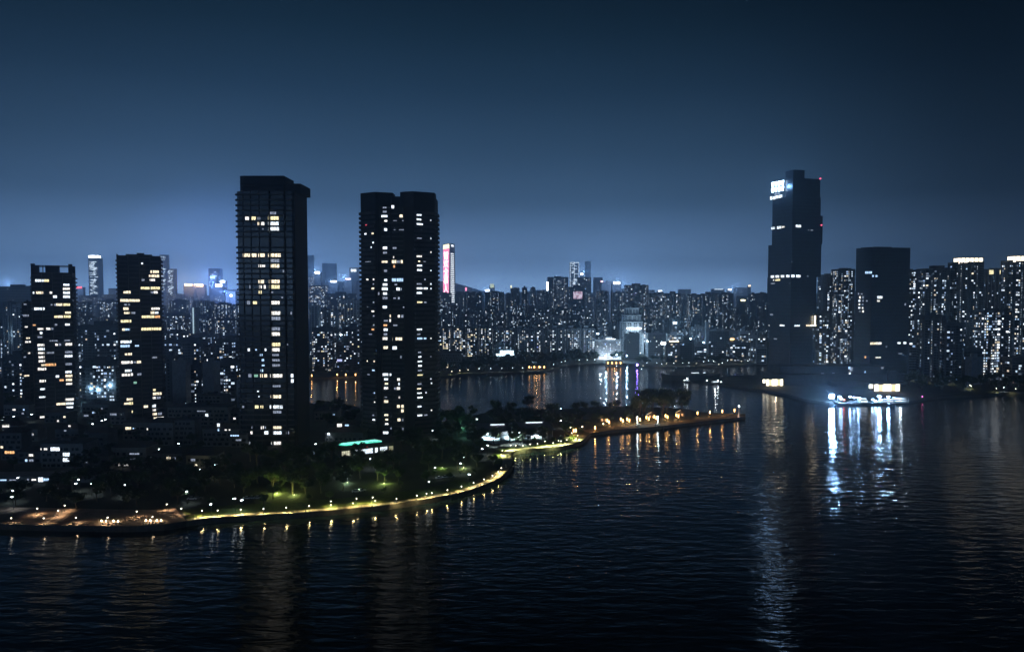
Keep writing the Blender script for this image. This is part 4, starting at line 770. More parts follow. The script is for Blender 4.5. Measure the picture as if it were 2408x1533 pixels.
block(2290, 2316, 842, 765, 'blank', 2, 0, 0, depth=12, row='front', adj='small windowless'); block(2270, 2322, 822, 800, 'office', 4, .05, 0, row='front', adj='round-cornered low'); block(2385, 2440, 842, 770, 'office', 3, .2, 0, row='front', adj='low lamplit'); block(2140, 2174, 800, 820, 'office', 2, .05, 0, row='front')
row(2090, 2440, 1600, 690, 735, 24, 50, 8, 30, .12, 'far', seed=41, wis=(4, 2))
row(1810, 2000, 1500, 700, 740, 20, 40, 6, 30, .12, 'far', seed=42, wis=(4, 2))
# labels of the city blocks: row by row, counted from the left between landmarks
def sector(u):
    for lim, s in ((76, 'left of the pergola-topped tower'), (278, 'between the two stepped towers'), (600, 'left of the broad tower'), (850, 'between the two tallest towers'), (1200, 'below the pink tower'), (1345, 'left of the outlined tower'), (1530, 'around the curved hotel'), (1850, 'left of the sign-topped tower'), (2060, 'between the dark office towers'), (9999, 'right of the squat office block')):
        if u < lim: return s
grp = {}
for it in ROWLIST: grp.setdefault((it[2], sector(it[1])), []).append(it)
for (r_, s_), its in grp.items():
    its.sort(key=lambda q: q[1])
    for i, (o, u, _, adj) in enumerate(its): o['label'] = f'{adj} block, {ordinal(i)} from left in the {r_} row {s_}'

# ------------------------------------------------------------------ houses on the near shore
plaster = [mat('villa_plaster', (.20, .20, .20), .9, .2, .3), mat('villa_cream', (.24, .22, .19), .9, .2, .3), mat('villa_grey', (.14, .145, .15), .9, .2, .3)]
tile = mat('roof_tile', (.075, .06, .055), .85, .35, 1.2)
Yb = lambda v: (H - ZG) / (v - HZ) * F
HOUSES = []; FOOT = []
def villa(u0, u1, top, base, specs='', hip=True, m=0, yaw=0.0, fn=ZD, label=None, sec='below the stepped towers', flat=False):
    Y = Yb(base); x = X_((u0 + u1) / 2, Y); wd = (u1 - u0) / F * Y; h = max(3.5, Z_(top, Y) - ZG); d = max(9, min(15, wd * .7)); rr = random.Random(int(u0 * 3 + base))
    t = empty('house', (x, Y, ZG), yaw, label, 'house', 'houses among the trees')
    hh = h if flat or not hip else max(3.2, h - 2.4)
    b = MB(); b.box(-wd / 2, wd / 2, 0, d, 0, hh, 0)
    g = MB(); nfl = max(1, int(hh / 3.1))
    for f in range(nfl):
        c = 1.0
        while c < wd - 2.2:
            ww = rr.choice((1.2, 1.8, 2.4)); b.quad((-wd / 2 + c, -.03, f * 3.1 + .8), (-wd / 2 + c + ww, -.03, f * 3.1 + .8), (-wd / 2 + c + ww, -.03, f * 3.1 + 2.3), (-wd / 2 + c, -.03, f * 3.1 + 2.3), 1); c += ww + rr.choice((.9, 1.4, 2))
        if f: b.box(-wd / 2 - .15, wd / 2 + .15, -.25, -.002, f * 3.1 - .12, f * 3.1 + .12, 0)
        if f and rr.random() < .7:
            bx = rr.uniform(-wd * .3, wd * .15); b.box(bx, bx + 3.4, -1.4, -.26, f * 3.1 - .15, f * 3.1 + .9, 0)
    b.build('wall', [plaster[m], GLASS], t)
    b = MB()
    if hip and not flat:
        a, c, q = wd / 2 + .7, d + .7, min(d, wd) * .42
        b.v = [(-a, -.7, hh), (a, -.7, hh), (a, c, hh), (-a, c, hh), (-a + q, d / 2, hh + 2.6), (a - q, d / 2, hh + 2.6)]; b.f = [(0, 1, 5, 4), (1, 2, 5), (2, 3, 4, 5), (3, 0, 4), (3, 2, 1, 0)]; b.m = [0] * 5; b.build('roof', tile, t)
    else:
        b.box(-wd / 2 - .3, wd / 2 + .3, -.3, d + .3, hh + .003, hh + .5); b.box(-wd * .2, wd * .1, d * .3, d * .7, hh + .503, hh + 2.4); b.build('roof', ROOFM, t)
    bpy.context.view_layer.update()
    if specs: hero_windows(t, [(-wd / 2, 0), (wd / 2, 0)], [(fn, specs)], 3.1, 0)
    else:
        for q in range(rr.choice((1, 2, 3, 4))): window(t, rr.uniform(-wd * .42, wd * .42), -.1, rr.randrange(nfl) * 3.1 + 1.6, rr.choice((1.2, 1.6, 2.4)), 1.4, 0, rr.choice((1, 2, 3, 3, 4)))
    FOOT.append((x, Y + d / 2, max(wd, d) / 2 + 1.5))
    if not label: HOUSES.append((t, x, sec, ('pale', 'cream', 'grey')[m] + (' hip-roofed' if hip and not flat else ' flat-roofed')))
    return t
villa(-10, 40, 1008, 1085, '12,574,24,22,Y;90,618,90,26,O;115,615,30,30,Y', True, 2)
villa(85, 185, 1043, 1104, '385,587,8,20,W;430,587,30,20,W;520,592,84,36,V;505,590,24,26,V;625,647,62,36,V;625,698,62,38,V', False, 0)
villa(253, 335, 1042, 1102, '1046,583,50,30,V;1268,605,90,16,D;1265,655,90,16,D;1300,600,20,16,Y;1165,720,94,30,W;1298,752,60,34,Y;1048,728,14,20,B', True, 1)
villa(338, 400, 985, 1050, '1372,368,44,28,W;1372,450,44,20,W;1390,405,10,18,W', True, 0); villa(402, 452, 988, 1048, '1622,355,30,22,V;1625,435,34,16,W;1622,470,30,14,D', False, 2)
villa(282, 336, 985, 1036, '1210,383,52,26,Y;1258,376,12,12,B', True, 1); villa(-4, 34, 992, 1030, '35,380,64,24,W;50,418,40,12,D', True, 0)
villa(388, 532, 957, 1002, '1950,270,26,30,V;1900,240,80,10,D', False, 1); villa(252, 288, 962, 1000, '1040,245,60,20,D;1030,240,16,14,W', True, 0); villa(120, 176, 1000, 1042, '655,362,20,14,W;614,397,22,14,D;612,484,40,12,Y', True, 2)
villa(470, 556, 1000, 1052, '2060,340,24,30,V;2060,380,14,24,B;2130,390,20,16,W;2165,385,14,14,W', True, 0); villa(40, 80, 1000, 1040, '', True, 1); villa(190, 246, 1008, 1052, '800,275,40,16,D', True, 2); villa(536, 572, 1022, 1054, '2210,470,80,20,B;2250,500,50,16,D', False, 0)
for (u0, u1, t_, b_, m, hp) in [(0, 60, 945, 978, 0, True), (96, 150, 962, 996, 2, True), (186, 250, 950, 985, 0, False), (30, 84, 1052, 1092, 2, True), (190, 246, 1062, 1108, 2, True), (350, 420, 1056, 1100, 2, True), (430, 500, 1060, 1104, 0, True), (300, 352, 950, 984, 2, True), (505, 560, 962, 1000, 2, True), (460, 520, 930, 966, 0, False)]:
    villa(u0, u1, t_, b_, '', hp, m)
for (u0, u1, t_, b_, sp, m, hp) in [(736, 790, 966, 990, '835,990,14,14,D;1015,975,40,12,B', 1, False), (760, 850, 1008, 1040, '1080,1058,44,30,W;1150,1078,34,16,B;830,1115,30,14,W;978,1136,26,12,V', 2, True), (726, 750, 1060, 1086, '808,1352,16,44,W;838,1340,14,20,B', 2, True), (800, 840, 990, 1022, '', 0, True), (868, 915, 1028, 1050, '', 2, True)]:
    villa(u0, u1, t_, b_, sp, hp, m, fn=ZC, sec='between the two tallest towers')
villa(1020, 1084, 826, 872, '168,1312,16,20,Y;200,1312,20,20,O;228,1312,20,18,Y;168,1334,12,12,Y;228,1334,16,12,Y;293,1310,18,18,W;376,1312,18,18,W;470,1312,18,20,V;355,1290,8,16,W', True, 0, fn=ZF, label='low dark house with orange and white windows under trees on the far bay shore')
villa(1176, 1214, 843, 858, '800,1278,12,10,B;818,1278,12,10,B;838,1278,12,10,B;884,1276,12,10,B;902,1274,12,10,B', False, 2, fn=ZF, label='low flat building with a row of bluish windows under the bright bay pavilion')
hs = {}
for it in HOUSES: hs.setdefault(it[2], []).append(it)
for s_, its in hs.items():
    its.sort(key=lambda q: q[1])
    for i, (t, x, _, adj) in enumerate(its): t['label'] = f'{adj} house, {ordinal(i)} from left among the houses {s_}'
# lit shopfront row on the far left street
t = empty('shop_row', (X_(50, Yb(1140)), Yb(1140), ZG), .04, 'low shop row with white lit openings on the dark left street', 'shops'); W_ = 42
b = MB(); b.box(-W_, W_, 0, 9, 0, 3.6); b.box(-W_ - .6, W_ + .6, -1.4, 9.4, 3.61, 3.9); b.build('wall', plaster[0], t); bpy.context.view_layer.update()
hero_windows(t, [(-W_, 0), (W_, 0)], [(ZD, '20,885,80,14,B;120,882,60,12,D;320,882,40,16,W;385,893,44,44,V;430,880,60,24,B;558,888,44,16,W;265,900,16,24,D')], 3.4, 0)
FOOT.append((X_(50, Yb(1140)), Yb(1140), 20)); FOOT.append((X_(90, Yb(1140)), Yb(1140), 16))
# clubhouse with the green glowing roof light
pa, pc = G(803, 1078, ZG), G(927, 1063.5, ZG); W_ = (pc - pa).length; rz = math.atan2(pc.y - pa.y, pc.x - pa.x)
cl = empty('clubhouse', pa, rz, 'long dark clubhouse with bright windows, a red sign and a glowing green roof light', 'clubhouse'); hC = 6.6
b = MB(); b.box(0, W_, 0, 16, 0, 1.1); b.box(0, W_, .02, 16, 4.3, hC); b.box(.3, W_ - .3, 2.5, 15.9, 1.1, 4.3)
sp = [(520, 790), (848, 970), (1013, 1405), (1460, 1552), (1610, 1828), (1868, 2006)]; X0, X1 = 520, 2010
toX = lambda q: (q - X0) / (X1 - X0) * (W_ - .6) + .3
ed = [0] + [toX(q) for s_ in sp for q in s_] + [W_]
for i in range(0, len(ed), 2): b.box(ed[i], max(ed[i] + .05, ed[i + 1]), .05, 2.45, 1.1, 4.3)
b.build('wall', plaster[2], cl); 
room = [emit('room_white', (.80, .92, 1), 1.5, var=.5), emit('room_cream', (.85, .82, .6), .8, var=.4), emit('room_olive', (.72, .70, .42), .45, var=.3)]
for i, s_ in enumerate(sp):
    a, c = toX(s_[0]), toX(s_[1]); b = MB(); b.quad((a, .9, 1.12), (c, .9, 1.12), (c, .9, 4.28), (a, .9, 4.28), 0)
    n = max(1, int((c - a) / 1.1))
    for k in range(n + 1): xx = a + (c - a) * k / n; b.box(xx - .06, xx + .06, .3, .4, 1.1, 4.3, 1)
    b.box(a, c, .28, .30, 2.9, 3.02, 1); b.build('window', [room[(1, 0, 0, 0, 0, 2)[i]], DARKM], cl)
b = MB(); b.box(-.5, W_ + .5, -.9, 16.5, hC, hC + .35); b.build('roof', ROOFM, cl)
b = MB(); a, c = W_ * .06, W_ * .74; b.v = [(a + 1.5, 2.6, hC + .36), (c + 1.5, 2.6, hC + .36), (c - 2, 6.4, hC + .36), (a - 2, 6.4, hC + .36), (a + 1.5, 2.6, hC + 1.0), (c + 1.5, 2.6, hC + 1.0), (c - 2, 6.4, hC + 1.5), (a - 2, 6.4, hC + 1.5)]
b.f = [(4, 5, 6, 7), (0, 1, 5, 4), (1, 2, 6, 5), (2, 3, 7, 6), (3, 0, 4, 7)]; b.m = [0] * 5; b.build('roof_light', emit('roof_light_green', (.10, .85, .62), 1.25, True, .35), cl)
b = MB()
for k in range(9): xx = a + 1.5 + (c - a) * k / 8; b.tube((xx, 2.55, hC + 1.05), (xx - 3.5, 6.4, hC + 1.55), .09)
b.build('roof_bars', emit('bar_glow', (.6, 1, .9), 1.6), cl)
b = MB(); xs = W_ * .44
for k in range(3): b.box(xs - 1.3 + k * .9, xs - .6 + k * .9, -.15, .0, 5.2, 5.9)
b.build('sign', SIGN_R, cl); FOOT.extend([(pa.x + k * 6, pa.y - 6 + k * 2.6 - q * 10, 8) for k in range(7) for q in (0, 1)]); FOOT.append((pa.x + 14, pa.y + 10, 16)); FOOT.append((pa.x + 26, pa.y + 12, 14))
# lit sports court pavilion on the peninsula
ca = G(1150, 1034, ZG); cv = empty('pavilion', G(1205, 1028, ZG), .12, 'low dark-roofed pavilion open to a brilliantly lit court on the peninsula', 'pavilion')
b = MB(); b.box(-24, 26, 8, 20, 0, 4.2); b.build('wall', WALLS[5], cv)
b = MB(); b.v = [(-27, -1, 4.6), (31, -1, 4.6), (28, 22, 6.4), (-24, 22, 6.4), (-27, -1, 4.21), (31, -1, 4.21), (28, 22, 6.0), (-24, 22, 6.0)]; b.f = [(0, 1, 2, 3), (4, 7, 6, 5), (0, 4, 5, 1), (1, 5, 6, 2), (2, 6, 7, 3), (3, 7, 4, 0)]; b.m = [0] * 6; b.build('roof', mat('roof_blue', (.09, .10, .13), .8, .2, .3), cv)
b = MB(); b.box(-14, -4, 14, 15, 6.2, 6.7); b.build('roof_light', WL[0], cv); b = MB(); b.box(12, 24, 18, 19, 6.4, 6.9); b.build('roof_light', WL[0], cv)
b = MB()
for k in range(8): b.cyl(-25 + k * 7.6, -.2, 0, 4.3, .16)
b.build('column', WALLS[5], cv)
for k in range(3): spot(cv, (-16 + k * 16, -.8, 4.1), (-16 + k * 16, -1.0, 0), 30000, (.72, .88, 1.0), 140, .4); spot(cv, (-16 + k * 16, 3, 3.9), (-16 + k * 16, 8, 1.5), 3000, (.72, .88, 1.0), 130, .3)
FOOT.append((cv.location.x - 14, cv.location.y + 8, 14)); FOOT.append((cv.location.x + 4, cv.location.y + 8, 14)); FOOT.append((cv.location.x + 22, cv.location.y + 10, 14))
b = MB(); q = [G(1118, 1034, 0), G(1160, 1052, 0), G(1262, 1040, 0), G(1268, 1030, 0), G(1140, 1028, 0)]; b.poly([(p.x, p.y, ZG + .04) for p in q]); structure(b.build('sports_court', mat('court_surface', (.34, .42, .44), .8, .15, .4)))
gh = empty('gatehouse', G(1113, 1026, ZG), .1, 'small pale tower-like gatehouse with an overhanging roof left of the lit pavilion', 'gatehouse')
b = MB(); b.box(-2.2, 2.2, 0, 4, 0, 7.2); b.build('wall', plaster[0], gh); b = MB(); b.box(-3, 3, -.9, 4.8, 7.21, 7.5); b.box(-2.3, 2.3, 0, 4, 7.51, 8.4); b.build('roof', tile, gh); b = MB(); b.box(-.3, .7, -.06, -.01, 4.6, 5.8); b.build('window', WL[1], gh)
light(gh, (-7, -5, 3), 500, (.35, .95, .75), .3)
# bright pavilion and other lit things across the bay
bp_ = empty('bay_pavilion', (X_(1188, 1040), 1040, ZG), 0, 'brilliant white lit pavilion on the bay front below the grey row', 'pavilion')
bp_.location.z = ZG + 8; b = MB(); b.box(-20, 18, -1, 16, -8, -.01); b.build('podium', WALLS[2], bp_); b = MB(); b.box(-14, 14, 0, 12, 0, 3.6); b.box(-9, 13, 2, 12, 3.6, 8); b.build('wall', WALLS[5], bp_); b = MB(); b.box(-15, 15, -2, 13, 3.61, 4.0); b.box(-10, 14, .5, 13, 8.01, 8.5); b.build('roof', WALLS[5], bp_)
b = MB(); b.box(-7, 12, 1.5, 1.9, 4.4, 7.4); b.build('lit_band', emit('pavilion_glow', (.50, .82, 1), 9.0), bp_)
b = MB()
for k in range(7): b.box(-13.4 + k * 3.9, -10.4 + k * 3.9, -.3, -.05, .6, 3.0)
b.build('window', emit('pavilion_front', (.6, .86, 1), 6.0), bp_)
light(bp_, (0, -8, 6), 7000, (.6, .85, 1), 1)
# small lit stretch with flood lamps in front of the white slab
LAMPS = []
def lamp_proto(name, hgt, head, emis, col, power, style, hr=.3):
    root = empty(name, (0, 0, -500)); b = MB(); b.cyl(0, 0, 0, .3, .16, .12); b.cyl(0, 0, .3, hgt - hr, .07, .05); b.build('pole', DARKM, root)
    b = MB()
    if style == 'globe':
        b.cyl(0, 0, hgt - hr, hgt - hr * .3, hr * .55, hr, 8); b.cyl(0, 0, hgt - hr * .3, hgt + hr * .6, hr, hr * .75, 8)
    elif style == 'street':
        b.box(-.25, .25, -1.1, .1, hgt - .18, hgt - .02)
    elif style == 'mast': b.box(-.6, .6, -.5, .1, hgt - .6, hgt - .02)
    elif style == 'lantern':
        b.cyl(0, 0, hgt - 2.1, hgt, hr, hr, 8)
    elif style == 'stub': b.cyl(0, 0, .05, hgt, hr, hr * .7, 6)
    b.build('lamp_head', emis, root)
    b = MB(); b.cyl(0, 0, hgt + hr * .62, hgt + hr * .62 + .08, hr * 1.15, hr * .3, 8)
    if style in ('globe', 'lantern'): b.build('cap', DARKM, root)
    if style == 'globe': spot(root, (0, 0, hgt - .40), (0, 0, 0), power, col, 152, .2)      # shaded lamps shine down
    elif style == 'mast': light(root, (0, -1.2, hgt - .3), power, col, .5)
    elif style == 'street': spot(root, (0, -.5, hgt - .3), (0, -.5, 0), power, col, 118, .2)
    else: light(root, (0, 0, hgt - 2.4 if style == 'lantern' else hgt + .3), power, col, .15)
    return root
def copy_tree(o):
    c = o.copy(); C.objects.link(c)
    for ch in o.children: d = ch.copy(); C.objects.link(d); d.parent = c
    return c
def place(proto, loc, label, cat, group, rz=0.0, scale=1.0):
    global used_protos
    o = proto if proto.location.z < -400 else copy_tree(proto)
    o.location = loc; o.rotation_euler = (0, 0, rz); o.scale = (scale,) * 3; tag(o, label, cat, group); LAMPS.append((loc[0], loc[1])); return o
E_W = emit('lamp_white', (1, .90, .72), 9.0); E_C = emit('lamp_cool', (.80, .92, 1.0), 15.0); E_A = emit('lantern_amber', (1.0, .50, .16), 11.0); E_S = emit('lamp_stub', (1, .82, .5), 26.0)
prom = lamp_proto('promenade_lamp', 2.9, 0, E_W, (1.0, .77, .30), 4200, 'globe', .25)
heads = [ZE(*q) for q in [(160, 858), (393, 852), (626, 840), (860, 822), (1083, 775), (1081, 812), (1308, 795), (1345, 750), (1510, 735), (1535, 770), (1753, 750), (1962, 717), (2060, 697), (2114, 690), (2274, 660)]]
heads += [ZH(*q) for q in [(372, 1262), (496, 1226), (604, 1190), (689, 1151), (750, 1112), (780, 1075)]] + [ZD(1905, 1158), ZD(2053, 1155), ZD(2270, 1147)]
heads.sort()
for i, (u, v) in enumerate(heads): place(prom, G(u, v, ZG + 2.9) * 1 - Vector((0, 0, 2.9)), f'white-headed lamp post, {ordinal(i)} from left along the curved promenade', 'lamp post', 'lamps along the promenade')
plz = lamp_proto('plaza_lamp', 2.9, 0, E_W, (1.0, .68, .40), 1100, 'globe', .25)
ph_ = sorted(ZD(*q) for q in [(105, 1228), (412, 1228), (548, 1157), (610, 1108), (351, 1137), (715, 1224), (1015, 1222), (1290, 1165), (1438, 1215), (1573, 1097), (1710, 1138)])
for i, (u, v) in enumerate(ph_): place(plz, G(u, v, ZG + 2.9) - Vector((0, 0, 2.9)), f'warm lamp post, {ordinal(i)} from left on the paved plaza', 'lamp post', 'lamps on the plaza')
stub = lamp_proto('path_light', .55, 0, E_S, (1, .72, .38), 90, 'stub', .26)
for i, (u, v) in enumerate(ZD(*q) for q in [(957, 1253), (1000, 1253), (1070, 1253), (1114, 1255), (1376, 1248), (1418, 1248), (1478, 1248), (1520, 1248)]): place(stub, G(u, v, ZG + .4) - Vector((0, 0, .38)), f'low ground light under plaza trees, {ordinal(i)} from left', 'ground light', 'ground lights under the plaza trees')
# lamps along the bright bend
bend = lamp_proto('path_lamp', 3.4, 0, E_W, (.96, 1.0, .36), 8500, 'globe', .26)
bh = sorted(ZH(*q) for q in [(875, 846), (928, 848), (1226, 805), (1365, 800), (1390, 803), (1075, 835), (1500, 720), (1310, 822), (790, 900), (1560, 745), (1450, 790), (1150, 830), (1000, 850)])
for i, (u, v) in enumerate(bh): place(bend, G(u, v, ZG + 3.2) - Vector((0, 0, 3.2)), f'slim path lamp, {ordinal(i)} from left along the bright bend below the pavilion', 'lamp post', 'lamps along the bright bend')
# amber lanterns on the pier
lan = lamp_proto('pier_lantern', 4.2, 0, E_A, (1.0, .50, .14), 1100, 'lantern', .42)
pl_ = sorted([ZI(*q) for q in [(10, 752), (225, 725), (360, 645), (380, 662), (512, 630), (535, 648), (582, 630), (606, 643), (693, 620), (725, 633), (798, 610), (823, 625), (885, 603), (907, 615), (1010, 592), (1032, 605), (1131, 585), (1153, 597), (1366, 562), (1505, 552), (1643, 541), (1779, 531)]] + [ZZ(*q) for q in [(1287, 358), (1420, 490), (1460, 487)]])
for i, (u, v) in enumerate(pl_): place(lan, G(u, v, ZG + 3.2) - Vector((0, 0, 3.2)), f'tall amber lantern, {ordinal(i)} from left along the pier', 'lantern', 'amber lanterns on the pier')
for (u, v) in [ZZ(1355, 420), ZZ(1585, 417), ZI(316, 680)]: place(stub, G(u, v, ZG + .4) - Vector((0, 0, .38)), 'small ground light among the pier trees', 'ground light', 'ground lights on the pier')
# street lamps among the houses and trees
stl = lamp_proto('street_lamp', 6.0, 0, E_C, (.78, .90, 1.0), 620, 'street')
st_ = [ZD(*q) for q in [(305, 250), (20, 305), (133, 270), (40, 277), (968, 310), (1000, 298), (880, 340), (1680, 525), (1500, 577), (1582, 577), (1620, 577), (1870, 352), (1750, 147), (860, 903), (720, 900), (1177, 913), (1885, 767), (2045, 722), (1993, 1093), (173, 845), (743, 862), (117, 967), (122, 1023), (1763, 975)]] + \
      [ZE(*q) for q in [(935, 190), (1060, 80), (1245, 545), (1195, 415), (1485, 340), (2145, 430), (2083, 572), (180, 760), (105, 745)]] + [ZH(*q) for q in [(637, 842), (580, 878), (395, 965), (365, 1025), (444, 1138), (525, 575), (1390, 590), (1390, 468), (1358, 462), (78, 690)]]
st_ = [s for s in st_ if True]; st_.sort()
def ssec(u, v): return 'among the houses below the stepped towers' if u < 560 and v < 1130 else 'in the left park behind the plaza' if u < 720 else 'in the park below the clubhouse' if v > 1050 else 'in the trees of the peninsula'
cnt = {}
for (u, v) in st_:
    s_ = ssec(u, v); i = cnt.get(s_, 0); cnt[s_] = i + 1
    place(stl, G(u, v, ZG + 6) - Vector((0, 0, 6)), f'white street lamp, {ordinal(i)} from left {s_}', 'street lamp', 'street lamps of the near shore', R.uniform(-1, 1))
# floodlights of the court
fl = lamp_proto('flood_lamp', 8.0, 0, E_C, (.75, .90, 1.0), 16000, 'street')
for (u, v, lab) in [(1173, 1019, 'left of two floodlight masts over the lit court'), (1221.5, 1016, 'right of two floodlight masts over the lit court')]: place(fl, G(u, v, ZG + 8) - Vector((0, 0, 8)), lab, 'floodlight', 'floodlights of the court')
# far shore lamps
fsl = lamp_proto('shore_lamp', 5.0, 0, E_C, (.88, .92, .95), 1500, 'globe', .30); fyl = lamp_proto('shore_lamp', 4.0, 0, E_W, (1, .95, .42), 2600, 'globe', .34)
fs = [(u, 0) for u in (600, 725, 805, 890, 962, 1015, 1095, 1140, 1310, 1390, 1462, 1545, 1615, 1695, 1777)]
i = 0
for u, _ in fs:
    su = ZF(u, 0)[0]; best = min((p for p in far), key=lambda p: abs(p.x / p.y * F - (su - CX)) + (0 if p.y > 600 else 999))
    place(fsl, (best.x, best.y + 7, ZG), f'white shore lamp, {ordinal(i)} from left along the far bay edge', 'lamp post', 'lamps along the far bay edge'); i += 1
for j, u in enumerate((180, 288, 385, 415)):
    su = ZF(u, 0)[0]; best = min((p for p in far), key=lambda p: abs(p.x / p.y * F - (su - CX))); place(fyl, (best.x, best.y + 8, ZG), f'yellowish shore lamp, {ordinal(j)} from left right of the toothed tower', 'lamp post', 'yellow lamps on the far bay edge')
gl_ = [(440, 1305), (480, 1282), (582, 1285), (630, 1295), (680, 1282), (755, 1285), (845, 1285), (908, 1280), (985, 1280), (1062, 1270), (1110, 1260), (1160, 1265), (1215, 1290), (1250, 1285), (1305, 1258), (1380, 1258), (1445, 1262), (1510, 1262), (1580, 1240), (1347, 1217), (1630, 1215)]
for j, (u, v) in enumerate(gl_):
    su, svv = ZGG(u, v); place(fsl if j % 4 else fyl, G(su, svv, ZG + 4.5) - Vector((0, 0, 4.5)), f'small shore lamp, {ordinal(j)} from left below the low offices across the bay', 'lamp post', 'lamps below the offices across the bay')
gr_ = [ZK(*q) for q in [(990, 1225), (1035, 1222), (1160, 1246), (1255, 1248), (1345, 1260), (1392, 1268), (1445, 1270), (1490, 1292), (1720, 1320), (1785, 1320), (1890, 1324), (1645, 1182), (1740, 1178), (1500, 1300)]]
for j, (u, v) in enumerate(sorted(gr_)): place(fyl if j % 3 else fsl, G(u, v, ZG + 4) - Vector((0, 0, 4)), f'yellow-green lit lamp, {ordinal(j)} from left along the right bank', 'lamp post', 'lamps along the right bank')
for j, (u, v) in enumerate([(733, 883), (793, 881), (813, 881), (836, 881)]): place(lan, G(u, v, ZG + 3) - Vector((0, 0, 3)), f'orange waterside lantern, {ordinal(j)} from left between the two tallest towers', 'lantern', 'orange lanterns at the bay head')
cityl = lamp_proto('flood_mast', 14, 0, E_C, (.42, .70, 1.0), 20000, 'mast'); cityn = lamp_proto('flood_mast', 14, 0, E_C, (.42, .72, 1.0), 5000, 'mast')
for j, (u, v) in enumerate([ZF(1765, 978), ZGG(765, 865), ZGG(860, 1030), ZGG(895, 1030), ZGG(928, 1030), ZGG(1060, 1070), ZGG(60, 1200), ZGG(170, 1195), ZGG(415, 1178), ZGG(275, 1203), ZF(1090, 1230), ZA(150, 845), ZA(860, 1330), ZA(800, 1320), ZA(965, 1290), ZC(1095, 205), ZK(1045, 1000), ZK(1630, 945)]):
    Yl = 1150 if v < 800 else 1100 if v < 830 else 1030
    if u < 300: Yl = 640 if v > 880 else 1000
    if u > 2000: Yl = 850
    p = AY(u, v, Yl); hgt = max(5, p.z - ZG); place(cityn if u < 560 else cityl, (p.x, p.y, ZG), f'tall white floodlight mast, {ordinal(j)} counted among the city blocks', 'floodlight', 'floodlight masts in the city', 0, hgt / 14)
for k, p in enumerate(floods):
    o = empty('ground_flood', p, 0, f'ground floodlight, {ordinal(k)} from left washing the white slab', 'floodlight', 'ground floodlights of the white slab'); b = MB(); b.box(-.6, .6, -.3, .3, 0, .5); b.build('housing', DARKM, o); b = MB(); b.box(-.5, .5, .301, .34, .1, .45); b.build('lamp_head', E_C, o); light(o, (0, .8, .8), 8000, (.72, .86, 1), .4)

# ------------------------------------------------------------------ pier: kiosks, pontoon, beacon
wood = mat('weathered_wood', (.10, .075, .055), .85, .3, 1.0)
for (u, v, lab) in [(1420, 992, 'leftmost gabled pier kiosk with a glowing eave strip'), (1532, 984, 'middle gabled pier kiosk with a glowing eave strip'), (1600, 979, 'right gabled pier kiosk with a glowing eave strip')]:
    t = empty('kiosk', G(u, v, ZG), -.35, lab, 'kiosk', 'gabled kiosks on the pier'); b = MB(); b.box(-3, 3, 0, 8, 0, 3.0); b.build('wall', wood, t)
    b = MB(); b.v = [(-3.8, -.8, 2.9), (3.8, -.8, 2.9), (3.8, 8.8, 2.9), (-3.8, 8.8, 2.9), (0, -.8, 5.2), (0, 8.8, 5.2)]; b.f = [(0, 1, 4), (2, 3, 5), (1, 2, 5, 4), (3, 0, 4, 5), (3, 2, 1, 0)]; b.m = [0] * 5; b.build('roof', tile, t)
    b = MB(); b.tube((-3.9, -.95, 2.95), (0, -.95, 5.3), .12); b.build('light_strip', emit('strip_amber', (1, .72, .35), 1.6), t)
    b = MB(); b.box(-2, -.6, -.05, -.005, .6, 2.4); b.box(.8, 2.2, -.05, -.005, .6, 2.4); b.build('window', WL[6], t); light(t, (0, -2.5, 2.6), 90, (1, .58, .22), .3)
t = empty('pontoon', G(1515, 1004.5, .4), .12, 'white lit landing pontoon with two lamp masts beside the pier', 'pontoon')
b = MB(); b.box(-16, 19, -2.5, 3.2, -.4, .75); b.box(-17, -15, -2.6, 3.3, .4, .9); b.build('deck', WALLS[5], t)
b = MB()
for k in range(12): b.cyl(-15 + k * 3, 3.1, .75, 1.75, .05, .05, 6)
b.box(-15.5, 18.5, 3.06, 3.14, 1.7, 1.78); b.build('railing', DARKM, t)
b = MB(); b.box(-6, -3, -1, 1, .75, 2.4); b.box(8, 11, -1, 1.4, .75, 2.4); b.build('ticket_hut', WALLS[5], t)
for x in (-5.5, 10.5):
    b = MB(); b.cyl(x, 0, .75, 7.8, .12, .09); b.build('mast', WALLS[5], t); b = MB(); b.box(x - .35, x + .35, -.35, .35, 7.8, 8.15); b.box(x - .1, x + .1, -.16, -.121, 3, 7.5); b.build('lamp_head', emit('mast_glow', (.75, .95, .95), 14), t); light(t, (x, -.8, 6.8), 900, (.62, .88, 1.0), .3)
